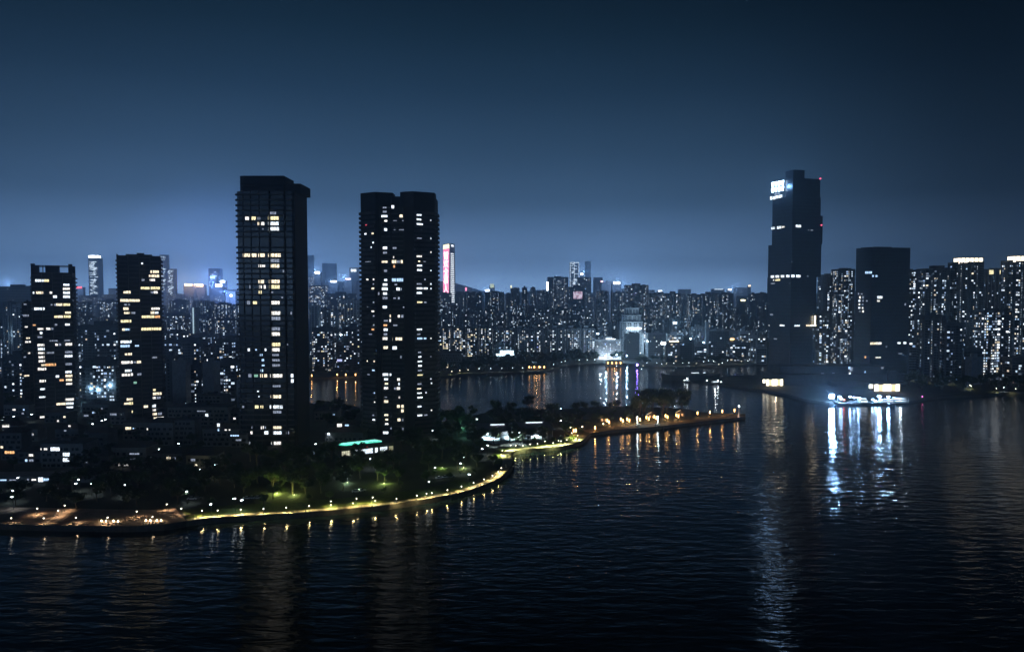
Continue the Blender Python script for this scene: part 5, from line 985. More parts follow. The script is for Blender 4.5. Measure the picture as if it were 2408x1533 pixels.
def boat(name, loc, rz, L_, Wd, hh, label, cabin=True, lit=None, mast=False, hullm=None, group=None, cat='boat', lights=()):
    t = empty(name, loc, rz, label, cat, group); n = 10; b = MB(); ring = []
    for k in range(n + 1):
        s = k / n; x = (s - .5) * L_; f = math.sin(min(1, s / .25) * math.pi / 2) if s < .25 else (1 - ((s - .6) / .4) ** 2 * .98 if s > .6 else 1); wd = Wd / 2 * max(.03, f * (.85 if s < .25 else 1)); sh = hh * (1 + .35 * max(0, s - .6) / .4)
        ring.append([(x, -wd * .7, -.3), (x, -wd, sh), (x, wd, sh), (x, wd * .7, -.3)])
    for k in range(n):
        a, c = ring[k], ring[k + 1]
        b.quad(a[0], c[0], c[1], a[1]); b.quad(a[1], c[1], c[2], a[2]); b.quad(a[2], c[2], c[3], a[3]); b.quad(a[3], c[3], c[0], a[0])
    b.poly([ring[0][j] for j in (0, 1, 2, 3)]); b.poly([ring[n][j] for j in (3, 2, 1, 0)]); b.build('hull', hullm or mat('hull_dark', (.03, .035, .045), .5, .2, .4), t)
    if cabin:
        b = MB(); b.prism([(-L_ * .22, -Wd * .32), (L_ * .12, -Wd * .32), (L_ * .16, 0), (L_ * .12, Wd * .32), (-L_ * .22, Wd * .32)], hh, hh + 2.2, 0, taper=.94); b.build('cabin', WALLS[5], t)
        b = MB(); b.box(-L_ * .19, L_ * .08, -Wd * .335, -Wd * .325, hh + .9, hh + 1.7); b.box(-L_ * .19, L_ * .08, Wd * .325, Wd * .335, hh + .9, hh + 1.7); b.build('window', lit or GLASS, t)
    if mast: b = MB(); b.cyl(-L_ * .05, 0, hh, hh + mast, .09, .05); b.build('mast', DARKM, t)
    return t
boat('moored_boat', G(1500, 1010, 0), -1.0, 9, 2.8, .9, 'dark boat moored nose-out at the left end of the pontoon', group='boats at the pontoon', mast=4); boat('moored_boat', G(1547, 1006, 0), -.9, 11, 3.2, 1.0, 'dark boat moored at the right end of the pontoon', group='boats at the pontoon', mast=4)
t = empty('harbour_beacon', G(1737.5, 981, ZG), 0, 'pale harbour beacon with a white light at the tip of the pier', 'beacon'); b = MB(); b.cyl(0, 0, 0, 1, 1.1, 1.0, 10); b.cyl(0, 0, 1, 8.2, .75, .5, 10); b.cyl(0, 0, 8.2, 8.5, .95, .95, 10); b.build('tower', WALLS[5], t)
b = MB(); b.cyl(0, 0, 8.51, 9.6, .5, .4, 8); b.build('lantern_room', emit('beacon_white', (.8, .95, 1), 22), t); b = MB(); b.cyl(0, 0, 9.61, 10.2, .6, .05, 8); b.build('cap', DARKM, t); light(t, (-1.4, -1.6, 1.6), 160, (1, .6, .4), .2)
# bollards and chain along the bend, railing along the promenade
nn = normals(front); b = MB(); rb = MB(); dist = 0; k0 = i_s
for i in range(i_s, len(front) - 1):
    p = front[i] + nn[i] * .8; q = front[i + 1] + nn[i + 1] * .8; b.cyl(p.x, p.y, ZG + .02, ZG + .95, .10, .08, 6); rb.tube((p.x, p.y, ZG + .88), (q.x, q.y, ZG + .88), .03, None, 4); rb.tube((p.x, p.y, ZG + .5), (q.x, q.y, ZG + .5), .02, None, 4)
rl = empty('railing', (0, 0, 0), 0, 'dark post railing running along the water edge of the promenade', 'railing'); rb.build('rail', DARKM, rl); b.build('posts', DARKM, rl)['kind'] = 'stuff'
# benches and steps on the plaza
bm_ = mat('bench_stone', (.20, .17, .15), .85, .25, 1.2)
bs = sorted([(u, v) for u, v in [ZD(q, w_) for q, w_ in [(110, 1282), (470, 1275), (760, 1278), (1060, 1288), (1440, 1292), (440, 1297), (740, 1295), (1440, 1278), (1290, 1228), (1290, 1250), (1700, 1215), (1740, 1205), (1560, 1180)]]])
for i, (u, v) in enumerate(bs):
    t = empty('stone_bench', G(u, v, ZG), 0, f'long low stone bench, {ordinal(i)} from left on the plaza edge', 'bench', 'stone benches on the plaza'); b = MB(); b.box(-4.5, 4.5, -.3, .3, .36, .5); b.build('seat', bm_, t)
    for x in (-4, -1.4, 1.4, 4): b = MB(); b.box(x - .25, x + .25, -.22, .22, .02, .36); b.build('leg', bm_, t)

# ------------------------------------------------------------------ lit work boats by the right bank
hullm = mat('hull_black', (.012, .014, .018), .5, .2, .5); deckm = mat('deck_white', (.62, .64, .66), .7, .2, .8)
FLD = emit('flood_glare', (.30, .58, 1.0), 560.0); FLD2 = emit('flood_small', (.36, .62, 1.0), 110.0)
def workboat(u0, u1, vw, label, flds, deckh, house):
    p0, p1 = G(u0, vw, 0), G(u1, vw, 0); mid = (p0 + p1) / 2; Ls = (p1 - p0).length; rz = math.atan2(p1.y - p0.y, p1.x - p0.x)
    t = empty('work_boat', mid, rz, label, 'work boat', 'lit work boats'); b = MB(); n = 14; ring = []
    for k in range(n + 1):
        s = k / n; x = (s - .5) * Ls; e_ = min(s, 1 - s); wd = 4.2 * (1 if e_ > .18 else .25 + .75 * e_ / .18); sh = deckh + (1.1 * ((.18 - e_) / .18) ** 2 if e_ < .18 else 0); xs_ = x * (.93)
        ring.append([(xs_, -wd * .8, -.4), (x, -wd, sh), (x, wd, sh), (xs_, wd * .8, -.4)])
    for k in range(n):
        a, c = ring[k], ring[k + 1]; b.quad(a[0], c[0], c[1], a[1], 0); b.quad(a[1], c[1], c[2], a[2], 1); b.quad(a[2], c[2], c[3], a[3], 0)
    b.poly(ring[0], 0); b.poly(list(reversed(ring[n])), 0); b.build('hull', [hullm, deckm], t)
    inv = Matrix.Translation(mid) @ Matrix.Rotation(rz, 4, 'Z'); inv = inv.inverted()
    for (u, v, r, pw, e_) in flds:
        d = ray(u, v); tt = mid.y / d.y; q = inv @ (Vector((0, 0, H)) + d * tt); zt_ = max(deckh + 1, q.z)
        b = MB(); b.tube((q.x, 1.2, deckh), (q.x, .4, zt_), .14, .1); b.tube((q.x, 1.2, zt_), (q.x, -.4, zt_), .08); b.build('mast', DARKM, t)
        b = MB(); k = max(1, round(r / .65))
        for a in range(-k, k + 1): b.box(q.x + a * .62 - .27, q.x + a * .62 + .27, -.62, -.5, zt_ - .35, zt_ + .3)
        if r > 1.2:
            for a in range(-k, k + 1): b.box(q.x + a * .62 - .27, q.x + a * .62 + .27, -.62, -.5, zt_ + .42, zt_ + 1.05); b.box(q.x + a * .62 - .27, q.x + a * .62 + .27, -.62, -.5, zt_ - 1.1, zt_ - .45); b.box(q.x + a * .62 - .27, q.x + a * .62 + .27, -.62, -.5, zt_ + 1.15, zt_ + 1.75)  # added lamp rows enlarge the bank to imitate the glare's bloom
        b.build('floodlight', e_, t)
        if pw: light(t, (q.x, -1.2, zt_), pw * .8, (.28, .56, 1.0), .5)
    house(t, Ls); return t
def h1_(t, Ls):
    b = MB(); b.box(Ls * .18, Ls * .40, -2.4, 2.4, 2.0, 4.6); b.box(Ls * .22, Ls * .36, -1.8, 1.8, 4.61, 6.6); b.build('wheelhouse', deckm, t); b = MB(); b.box(Ls * .225, Ls * .355, -1.86, -1.805, 5.2, 6.2); b.box(Ls * .20, Ls * .38, -2.46, -2.405, 2.8, 4.0); b.build('window', WL[0], t)
    b = MB()
    for k in range(7): b.cyl(-Ls * .12 + k * 1.5, 0, 1.9, 2.9 + (k % 3) * .5, .55, .5, 8)
    b.build('cargo', deckm, t); b = MB(); b.tube((-Ls * .42, 0, 2), (-Ls * .72, -1, 14.0), .16, .08); b.tube((-Ls * .42, 0, 2), (-Ls * .36, 0, 8), .18); b.tube((-Ls * .36, 0, 8), (-Ls * .70, -1, 13.4), .04); b.build('crane', deckm, t)
    b = MB(); b.box(-Ls * .24, -Ls * .21, -.8, -.3, 4.4, 5.0); b.build('warning_light', emit('warn_red', (1, .12, .08), 30), t)
def h2_(t, Ls):
    b = MB(); b.box(-Ls * .34, Ls * .02, -2.6, 2.6, 2.0, 5.0); b.box(Ls * .06, Ls * .46, -2.8, 2.8, 2.0, 3.2); b.build('deck_house', deckm, t); b = MB()
    for k in range(6): b.box(-Ls * .32 + k * Ls * .056, -Ls * .28 + k * Ls * .056, -2.66, -2.605, 3.0, 4.2)
    b.build('window', WL[0], t); b = MB()
    for k in range(7): b.cyl(Ls * .08 + k * Ls * .062, -2.6, 3.2, 6.4, .1, .1, 6); b.cyl(Ls * .08 + k * Ls * .062, 2.6, 3.2, 6.4, .1, .1, 6)
    b.box(Ls * .07, Ls * .47, -2.8, 2.8, 6.41, 6.7); b.box(Ls * .07, Ls * .47, 2.5, 2.6, 4.4, 6.4); b.build('canopy', deckm, t); light(t, (Ls * .26, -.5, 5.6), 2200, (.7, .86, 1), .4)
workboat(1960, 2047, 951.5, 'long lit work boat with a glaring floodlight and crane boom on its left end', [(*ZS(410, 570), 1.9, 60000, FLD), (*ZS(580, 562), .5, 0, FLD2), (*ZS(612, 612), .5, 0, FLD2), (*ZS(800, 568), .6, 3000, FLD2), (*ZS(890, 585), .5, 0, FLD2), (*ZS(970, 590), .5, 2500, FLD2), (*ZS(1030, 600), .4, 0, FLD2)], 1.9, h1_)
workboat(2056, 2136, 951.0, 'lit work boat with a white deck house and open canopy on its right half', [(*ZS(1425, 565), 1.0, 20000, FLD), (*ZS(1620, 567), .8, 12000, FLD), (*ZS(1282, 630), .4, 0, FLD2), (*ZS(1345, 660), .3, 0, FLD2)], 1.9, h2_)
t = boat('moored_boat', G(2096, 955, 0), -1.35, 9, 5, 2.4, 'black round-bowed boat in front of the canopied work boat', cabin=False)
# boats of the far bay
def boat_light(t, x, z, m, power=0, col=(1, 1, 1), w_=.5): 
    b = MB(); b.box(x - w_, x + w_, -w_ * .5, w_ * .5, z, z + w_); b.build('deck_light', m, t)
    if power: light(t, (x, -.6, z + .4), power, col, .3)
E_B = emit('lamp_violet', (.22, .12, 1.0), 150.0); E_BL = emit('lamp_azure', (.25, .45, 1.0), 26.0)
t = boat('ferry', G(1616, 899, 0), 2.2, 14, 4.2, 1.4, 'small lit ferry crossing the bay with a white deck light', lit=WL[0]); boat_light(t, 0, 4.2, E_C, 900, (.7, .85, 1), .7); boat_light(t, 4, 2.2, E_C)
t = boat('sailing_boat', G(1559, 890, 0), .3, 11, 3.2, 1.2, 'small boat lit blue beside the dark moored barge', lit=WL[2], mast=9); boat_light(t, 1, 3.6, E_BL, 700, (.3, .5, 1), .7)
b = MB(); b.quad((.2, 0, 3.2), (4.2, .1, 3.2), (.4, .3, 10), (.2, .05, 10)); b.build('sail', WALLS[0], t)
t = boat('service_boat', G(1684, 903, 0), .1, 24, 5, 1.6, 'low dark service boat with a strip of deck lights by the right bank', lit=WL[0]); boat_light(t, 2, 3.9, E_C, 500, (.8, .9, 1), .5); boat_light(t, 6, 2.3, E_C); boat_light(t, -11, 4, E_C, 0)
t = boat('dinghy', G(1681, 918, 0), .8, 6, 2.2, .7, 'tiny boat with one bright white lamp off the right bank', cabin=False); boat_light(t, 0, 1.2, E_C, 500, (.9, .95, 1), .6)
t = boat('dark_boat', G(1740, 885, 0), .05, 30, 6, 1.8, 'unlit low boat in the narrow channel left of the office towers', cabin=True)
# the dark moored ship
Yd = G(1620, 893, 0).y; t = empty('moored_ship', G(1623, 893, 0), 0, 'large dark moored ship lying across the bay in front of the low offices', 'ship'); Ls = 140 / F * Yd
b = MB(); n = 12; ring = []
for k in range(n + 1):
    s = k / n; x = (s - .5) * Ls; e_ = min(s, 1 - s); wd = 8 * (1 if e_ > .15 else .3 + .7 * e_ / .15); sh = 6.5 + (1.6 * (1 - e_ / .15) if e_ < .15 else 0); ring.append([(x * .95, -wd * .8, -.5), (x, -wd, sh), (x, wd, sh), (x * .95, wd * .8, -.5)])
for k in range(n):
    a, c = ring[k], ring[k + 1]; b.quad(a[0], c[0], c[1], a[1]); b.quad(a[1], c[1], c[2], a[2]); b.quad(a[2], c[2], c[3], a[3])
b.poly(ring[0]); b.poly(list(reversed(ring[n]))); b.build('hull', hullm, t)
b = MB(); b.box(-Ls * .34, Ls * .30, -5, 5, 6.5, 10); b.box(-Ls * .26, Ls * .18, -4.2, 4.2, 10.01, 12.6); b.box(-Ls * .1, -Ls * .04, -1.5, 1.5, 12.61, 16); b.build('superstructure', mat('ship_grey', (.09, .10, .11), .7, .2, .3), t)
b = MB(); b.cyl(Ls * .1, 0, 12.6, 22, .2, .1); b.build('mast', DARKM, t); b = MB(); b.box(0, 9, -5.08, -5.02, 8.6, 9.3); b.box(14, 17, -5.08, -5.02, 8.8, 9.4); b.build('window', WL[0], t)
# tea-house barges with orange lights, violet buoy lamp
for (u, v, lab, w_) in [(1262, 868, 'orange-lit tea house at the left part of the far shore', 26), (1444, 858, 'orange-lit tea house on the tip of the far quay', 24)]:
    p = G(u, v, ZG); t = empty('tea_house', p, 0, lab, 'tea house', 'orange-lit tea houses'); b = MB(); b.box(-w_ / 2, w_ / 2, 0, 8, -1.5, 1.2); b.build('base', stone, t)
    b = MB()
    for k in range(5): b.box(-w_ / 2 + .5 + k * (w_ - 1.4) / 4, -w_ / 2 + .9 + k * (w_ - 1.4) / 4, .2, .6, 1.2, 4.4)
    b.box(-w_ / 2 + .5, w_ / 2 - .5, 5, 7.5, 1.2, 4.4); b.build('wall', wood, t); b = MB(); b.v = [(-w_ / 2 - .6, -.8, 4.41), (w_ / 2 + .6, -.8, 4.41), (w_ / 2 + .6, 8.8, 4.41), (-w_ / 2 - .6, 8.8, 4.41), (-w_ / 2 + 3, 4, 6.6), (w_ / 2 - 3, 4, 6.6)]; b.f = [(0, 1, 5, 4), (1, 2, 5), (2, 3, 4, 5), (3, 0, 4), (3, 2, 1, 0)]; b.m = [0] * 5; b.build('roof', tile, t)
    for k in range(4): b = MB(); x = -w_ / 2 + 3.2 + k * (w_ - 6) / 3; b.box(x - .7, x + .7, -.3, .15, 1.8, 4.0); b.build('lantern', emit('tea_amber', (1, .50, .16), 9), t)
    light(t, (0, -2, 3), 900, (1, .55, .2), .4)
t = empty('buoy', G(1498.5, 866, .2), 0, 'mooring buoy with a violet-blue lamp off the far quay', 'buoy'); b = MB(); b.cyl(0, 0, -.5, 1, 1, .8); b.cyl(0, 0, 1, 4, .12, .1); b.build('float', DARKM, t); b = MB(); b.cyl(0, 0, 4, 5.4, .7, .6); b.build('lamp_head', E_B, t)
# glass pavilions on the right bank
def pavil(u0, u1, vb, vt, label, name='glass_pavilion'):
    Y = Yb(vb); x0, x1 = X_(u0, Y), X_(u1, Y); W_ = x1 - x0; h = (vb - vt) / F * Y; t = empty(name, (x0, Y, ZG), .06, label, 'pavilion', 'lit glass pavilions on the right bank')
    b = MB(); b.box(-1.5, W_ + 2.5, -2, 9, h, h + .5); b.build('roof', spand, t); b = MB(); b.box(W_ * .12, W_, .5, 8, .02, .6); b.box(W_ + .6, W_ + 1.0, 0, 8, 0, h); b.build('wall', wood, t)
    n = 6; cw = W_ * .88 / n
    for k in range(n): b = MB(); b.box(W_ * .12 + k * cw + .15, W_ * .12 + (k + 1) * cw - .15, .2, .4, .6, h - .2 - (.4 if k in (1,) else 0)); b.build('window', emit('pavilion_cream', (1, .90, .68), 3.4) if k not in (1, 4) else emit('pavilion_amber', (1, .78, .45), 1.4), t)
    b = MB(); b.box(-W_ * .06, W_ * .07, .2, .6, h * .45, h - .3); b.build('side_sign', emit('pavilion_cream', (1, .90, .68), 3.4), t); light(t, (W_ * .55, -3, h * .6), 1500, (1, .75, .5), .5); return t
pavil(2053, 2124, 922, 904, 'long cream-lit glass pavilion behind the work boats'); pavil(1800, 1846, 909, 892, 'smaller cream-lit glass pavilion at the left end of the right bank')
t = empty('mooring_lamp', G(2169, 937, ZG), 0, 'small magenta marker lamp on the right bank edge', 'marker lamp'); b = MB(); b.cyl(0, 0, 0, 1.6, .15, .1); b.build('pole', DARKM, t); b = MB(); b.cyl(0, 0, 1.6, 2.2, .4, .3); b.build('lamp_head', emit('lamp_magenta', (1, .15, .5), 12), t)
for (u, v) in [(1890, 1039.0)]: pass

# ------------------------------------------------------------------ trees
leafA = mat('leaf_dark', (.030, .048, .020), .8, .45, .5); leafB = mat('leaf_green', (.045, .075, .022), .8, .45, .5); bark = mat('bark', (.10, .08, .06), .9, .3, 2)
def tree_mesh(seed, h, r, lobes, leaves, m, squash=.75):
    rr = random.Random(seed); tb = MB(); th = h * .42
    lean = Vector((rr.uniform(-.06, .06) * h, rr.uniform(-.06, .06) * h, th)); tb.tube((0, 0, -.3), lean * .55, h * .030, h * .022, 7); tb.tube(lean * .55, lean, h * .022, h * .016, 7)
    cb = MB(); cs = []
    for k in range(lobes):
        a = rr.uniform(0, 2 * math.pi); q = rr.random() ** .6 * r * .72; c = Vector((q * math.cos(a), q * math.sin(a), h * rr.uniform(.48, .86) - q * .12)); s = r * rr.uniform(.30, .52); cs.append((c, s))
        tb.tube(lean * rr.uniform(.7, 1.0), c, h * .011, h * .004, 5)
    for (c, s) in cs:
        for _ in range(leaves // lobes):
            d = Vector((rr.gauss(0, 1), rr.gauss(0, 1), rr.gauss(0, 1))).normalized(); p = c + Vector((d.x, d.y, d.z * squash)) * s * (rr.random() ** .33) * rr.uniform(.75, 1.12)
            n = (d + Vector((rr.uniform(-.8, .8), rr.uniform(-.8, .8), rr.uniform(-.3, .9)))).normalized(); t = n.orthogonal().normalized(); u = n.cross(t); z = rr.uniform(.22, .5) * r / 4.5; a = rr.uniform(0, 6.28); t2, u2 = t * math.cos(a) + u * math.sin(a), u * math.cos(a) - t * math.sin(a)
            cb.quad(p - t2 * z, p - u2 * z * .55, p + t2 * z, p + u2 * z * .55)
    return tb.mesh('trunk', [bark]), cb.mesh('crown', [m])
TREES = [tree_mesh(s, h, r, lb, lv, m) for s, h, r, lb, lv, m in ((1, 10, 4.6, 12, 1500, leafA), (2, 12, 5.4, 14, 1800, leafB), (3, 8, 3.6, 9, 1100, leafB), (4, 13, 5.0, 13, 1700, leafA), (5, 9, 5.0, 12, 1400, leafA), (6, 6, 2.6, 7, 800, leafB))]
TH = (10, 12, 8, 13, 9, 6)
def palm_mesh(seed, h):
    rr = random.Random(seed); tb = MB(); pts = [Vector((.25 * math.sin(k * .5), 0, k * h / 6)) for k in range(7)]
    for k in range(6): tb.tube(pts[k], pts[k + 1], .20 - .012 * k, .19 - .012 * k, 7)
    cb = MB(); top = pts[-1]
    for k in range(15):
        a = k * 2.4; el = rr.uniform(.1, 1.0); dr = Vector((math.cos(a), math.sin(a), 0)); side = Vector((-math.sin(a), math.cos(a), 0)); pr = top; L_ = rr.uniform(2.2, 3.0)
        for s in range(1, 6):
            f = s / 5; p = top + dr * L_ * f * math.cos(el * .6) + Vector((0, 0, L_ * (f * math.sin(el) - f * f * 1.05))); w_ = .32 * math.sin(math.pi * min(.97, f * .9 + .08))
            for sg in (-1, 1): cb.quad(pr, p, p + side * sg * w_ * 1.6 - Vector((0, 0, w_ * .5)), pr + side * sg * w_ * 1.6 - Vector((0, 0, w_ * .5)))
            pr = p
    return tb.mesh('trunk', [bark]), cb.mesh('crown', [leafB])
PALM = palm_mesh(4, 7.5)
NT = [0]
def tree(x, y, k, sc_, label, group, name='tree', z=ZG):
    t = empty(name, (x, y, z), R.uniform(0, 6.28), label, 'palm' if name == 'palm_tree' else 'tree', group); s = sc_ * R.uniform(.88, 1.12); t.scale = (s * R.uniform(.9, 1.12), s * R.uniform(.9, 1.12), s)
    a, c = PALM if k == 'palm' else TREES[k]; link('trunk', a, t); link('crown', c, t); NT[0] += 1; return t
shore = front + pier
def dshore(p): return min((p - q).length for q in shore[::3])
for (cx0, cy0, w0, d0) in ((xl, Y1, W1, D1), (x2, Y2, W2, 28), (X_(75, 546), 546, 34, 26), (X_(277, 533), 533, 33, 27)): FOOT.append((cx0 + w0 / 2, cy0 + d0 / 2, max(w0, d0) * .62))
PLACED = []
FT = MB()
def far_tree(x, y, k, s):
    a = R.uniform(0, 6.28); ca, sa = math.cos(a) * s, math.sin(a) * s
    for mi, me in enumerate(TREES[k]):
        i = len(FT.v); FT.v += [(x + v.co.x * ca - v.co.y * sa, y + v.co.x * sa + v.co.y * ca, ZG + v.co.z * s) for v in me.vertices]
        for j, p in enumerate(me.polygons): FT.f.append(tuple(i + q for q in p.vertices)); FT.m.append(mi)
def forest(poly_s, n, label, group, kinds=(0, 1, 3, 4), sc0=.85, sc1=1.15, mind=6.5, clear=9, shorechk=True):
    poly = [(P(s).x, P(s).y) for s in poly_s] ; x0, x1 = min(p[0] for p in poly), max(p[0] for p in poly); y0, y1 = min(p[1] for p in poly), max(p[1] for p in poly); got = 0; tries = 0
    while got < n and tries < n * 60:
        tries += 1; p = Vector((R.uniform(x0, x1), R.uniform(y0, y1)))
        if not inside(p, poly) or not inside(p, [(q.x, q.y) for q in LAND]): continue
        if any((p - q).length < mind for q in PLACED): continue
        if any((p.x - f[0]) ** 2 + (p.y - f[1]) ** 2 < f[2] ** 2 for f in FOOT): continue
        if shorechk and dshore(p) < clear: continue
        if any((p.x - l_[0]) ** 2 + (p.y - l_[1]) ** 2 < 3.2 for l_ in LAMPS): continue
        PLACED.append(p); got += 1
        if shorechk: tree(p.x, p.y, R.choice(kinds), R.uniform(sc0, sc1), label, group)
        else: far_tree(p.x, p.y, R.choice(kinds), R.uniform(sc0, sc1))
forest([(-30, 1200), (80, 1205), (200, 1210), (430, 1206), (430, 1160), (-30, 1160)], 17, 'broad tree with pale lamplit trunk standing on the paved plaza', 'plaza trees', (0, 1, 4), .85, 1.1, 8, 10)
forest([(-40, 1160), (430, 1165), (560, 1150), (560, 1112), (200, 1118), (-40, 1145)], 26, 'dark leafy tree in the unlit belt between the plaza and the houses', 'trees behind the plaza', clear=22)
forest([(440, 1190), (620, 1182), (800, 1168), (1000, 1142), (1120, 1112), (1165, 1090), (1160, 1060), (1000, 1085), (860, 1100), (700, 1120), (560, 1128), (440, 1150)], 38, 'dark leafy tree in the park between the promenade lawn and the clubhouse', 'park trees below the clubhouse', clear=17)
forest([(480, 1208), (700, 1198), (900, 1178), (1050, 1150), (1140, 1128), (1180, 1095), (1172, 1085), (1100, 1118), (900, 1160), (700, 1180), (480, 1192)], 12, 'small lamplit tree standing on the promenade lawn', 'small trees on the lawn', (2, 5), .7, 1.0, 9, 7)
forest([(560, 1112), (720, 1105), (800, 1090), (1000, 1075), (1130, 1060), (1120, 1042), (1000, 1040), (930, 1060), (780, 1085), (560, 1090)], 20, 'dark tree crowding the foot of the two tallest towers', 'trees at the foot of the towers')
forest([(1030, 1040), (1120, 1048), (1150, 1056), (1190, 1056), (1270, 1047), (1330, 1040), (1350, 1030), (1330, 1000), (1270, 1012), (1130, 1006), (1030, 1010)], 34, 'dark rounded tree around the lit court on the peninsula', 'peninsula trees around the court', (0, 1, 4, 3), .8, 1.1, 6, 10)
forest([(1100, 990), (1200, 972), (1310, 974), (1335, 1000), (1270, 1010), (1130, 1004), (1000, 1012), (1010, 1002)], 24, 'dark tree on the bay side of the peninsula behind the court', 'peninsula trees on the bay side', clear=3)
forest([(735, 962), (845, 966), (900, 990), (900, 1040), (735, 1050)], 14, 'dark tree on the slope between the two tallest towers', 'trees between the tallest towers')
forest([(0, 1000), (560, 1010), (560, 1110), (0, 1130)], 34, 'dark garden tree growing between the houses below the stepped towers', 'garden trees among the houses', (0, 2, 3, 4), .7, 1.0)
forest([(0, 935), (560, 945), (560, 1005), (0, 1000)], 12, 'dark street tree near the foot of the stepped towers', 'trees at the stepped towers', (0, 2, 3), .8, 1.1, 8)
forest([(1385, 1012), (1490, 1001), (1500, 964), (1345, 966), (1340, 1000)], 32, 'dark pier tree left of the pontoon with amber light under it', 'pier trees left of the pontoon', (0, 4, 5, 2), .7, .95, 6, 9)
forest([(1488, 990), (1560, 985), (1625, 978), (1622, 969), (1500, 964)], 16, 'tall dark tree behind the pontoon on the pier', 'tall pier trees', (1, 3), 1.3, 1.7, 6, 8)
forest([(1345, 1036), (1378, 1030), (1390, 1016), (1352, 1012)], 5, 'small yellow-lit tree inside the tip of the bright bend', 'trees in the bright bend', (2, 5), .8, 1.0, 5, 7)
forest([(1215, 1058), (1340, 1047), (1335, 1042), (1215, 1052)], 7, 'little lamplit tree along the bright curved path', 'little trees by the bright path', (5,), .7, 1.0, 6, 8)
forest([(1030, 884), (1110, 879), (1250, 873), (1290, 870), (1270, 862), (1190, 862), (1030, 864)], 60, 'dark tree on the far bay shore right of the toothed tower', 'trees on the far bay shore', (0, 1, 3), 1.0, 1.5, 6, 0, False)
forest([(1215, 862), (1330, 858), (1460, 852), (1460, 842), (1330, 846), (1215, 850)], 60, 'dark tree in the shore park below the grey pavilion-roofed row', 'trees below the grey row', (0, 1, 4), 1.0, 1.5, 6, 0, False)
forest([(1480, 860), (1640, 860), (1790, 856), (1790, 848), (1480, 850)], 44, 'small dark tree on the quay below the low offices', 'quay trees below the offices', (2, 4, 0), .8, 1.2, 7, 0, False)
forest([(2130, 925), (2230, 930), (2420, 918), (2420, 885), (2240, 885), (2140, 895)], 70, 'dark tree on the right bank under the apartment slabs', 'trees on the right bank', (0, 1, 3, 4), .9, 1.3, 6, 0, False)
forest([(728, 888), (846, 884), (846, 868), (728, 870)], 24, 'dark tree on the bay head shore between the tallest towers', 'trees at the bay head', (0, 1), .8, 1.0, 8, 0, False)
FT.build('far_shore_trees', [bark, leafA])['kind'] = 'stuff'
for (u, v) in [ZH(862, 800), ZH(930, 800), ZH(772, 800), ZH(1010, 790), ZH(1095, 780), ZH(1120, 795), ZZ(190, 700)]:
    p = G(u, v + 3, ZG); tree(p.x, p.y, 'palm', R.uniform(.85, 1.1), 'dark palm silhouetted against the brilliantly lit court', 'palms in front of the court', 'palm_tree')
# a tree lit green-yellow from below in the park, and lit lawns
def park_spot(u, v, power, col, label, nm='park_uplight'):
    p = G(u, v, ZG); t = empty(nm, p, 0, label, 'uplight', 'uplights in the park'); b = MB(); b.cyl(0, 0, 0, .25, .25, .2); b.build('housing', DARKM, t); b = MB(); b.cyl(0, 0, .251, .30, .16, .14); b.build('lamp_head', E_W, t); light(t, (0, -.6, 1.2), power, col, .2)
park_spot(903, 1137, 2100, (.75, 1, .25), 'uplight under the yellow-green tree in the park'); park_spot(652, 1160, 2700, (.85, 1, .2), 'uplight on the lawn patch left of the park tree'); park_spot(692, 1164, 1500, (.85, 1, .25), 'uplight beside the small dark tree on the lit lawn'); park_spot(816, 1135, 1050, (.7, 1, .6), 'uplight under the white street lamp in the park'); park_spot(1090, 1100, 1050, (.8, 1, .3), 'uplight in the trees left of the bend'); park_spot(1040, 1100, 750, (.6, 1, .2), 'green uplight in the park trees')
park_spot(520, 1108, 2100, (1, .95, .5), 'uplight on the wall right of the houses'); park_spot(1086, 1006, 1500, (.2, 1, .6), 'green uplight left of the gatehouse'); park_spot(2139, 882, 4800, (1, 1, .35), 'uplight at the left end of the right bank trees'); park_spot(1190, 868 + 18, 10, (1, 1, .5), 'tiny uplight on the far shore')
b = MB(); q = [G(640, 1163, 0), G(672, 1166, 0), G(670, 1150, 0), G(646, 1150, 0)]; b.poly([(p.x, p.y, ZG + .06) for p in q]); structure(b.build('lawn_patch', grass))
forest([(640, 1163), (722, 1170), (725, 1150), (640, 1150)], 3, 'small tree on the lit lawn patch in the park', 'trees on the lit lawn patch', (2, 5), .7, .8, 5, 5); p = G(903, 1134, ZG); tree(p.x, p.y + 2, 1, .9, 'yellow-green lit tree glowing alone in the dark park', None)

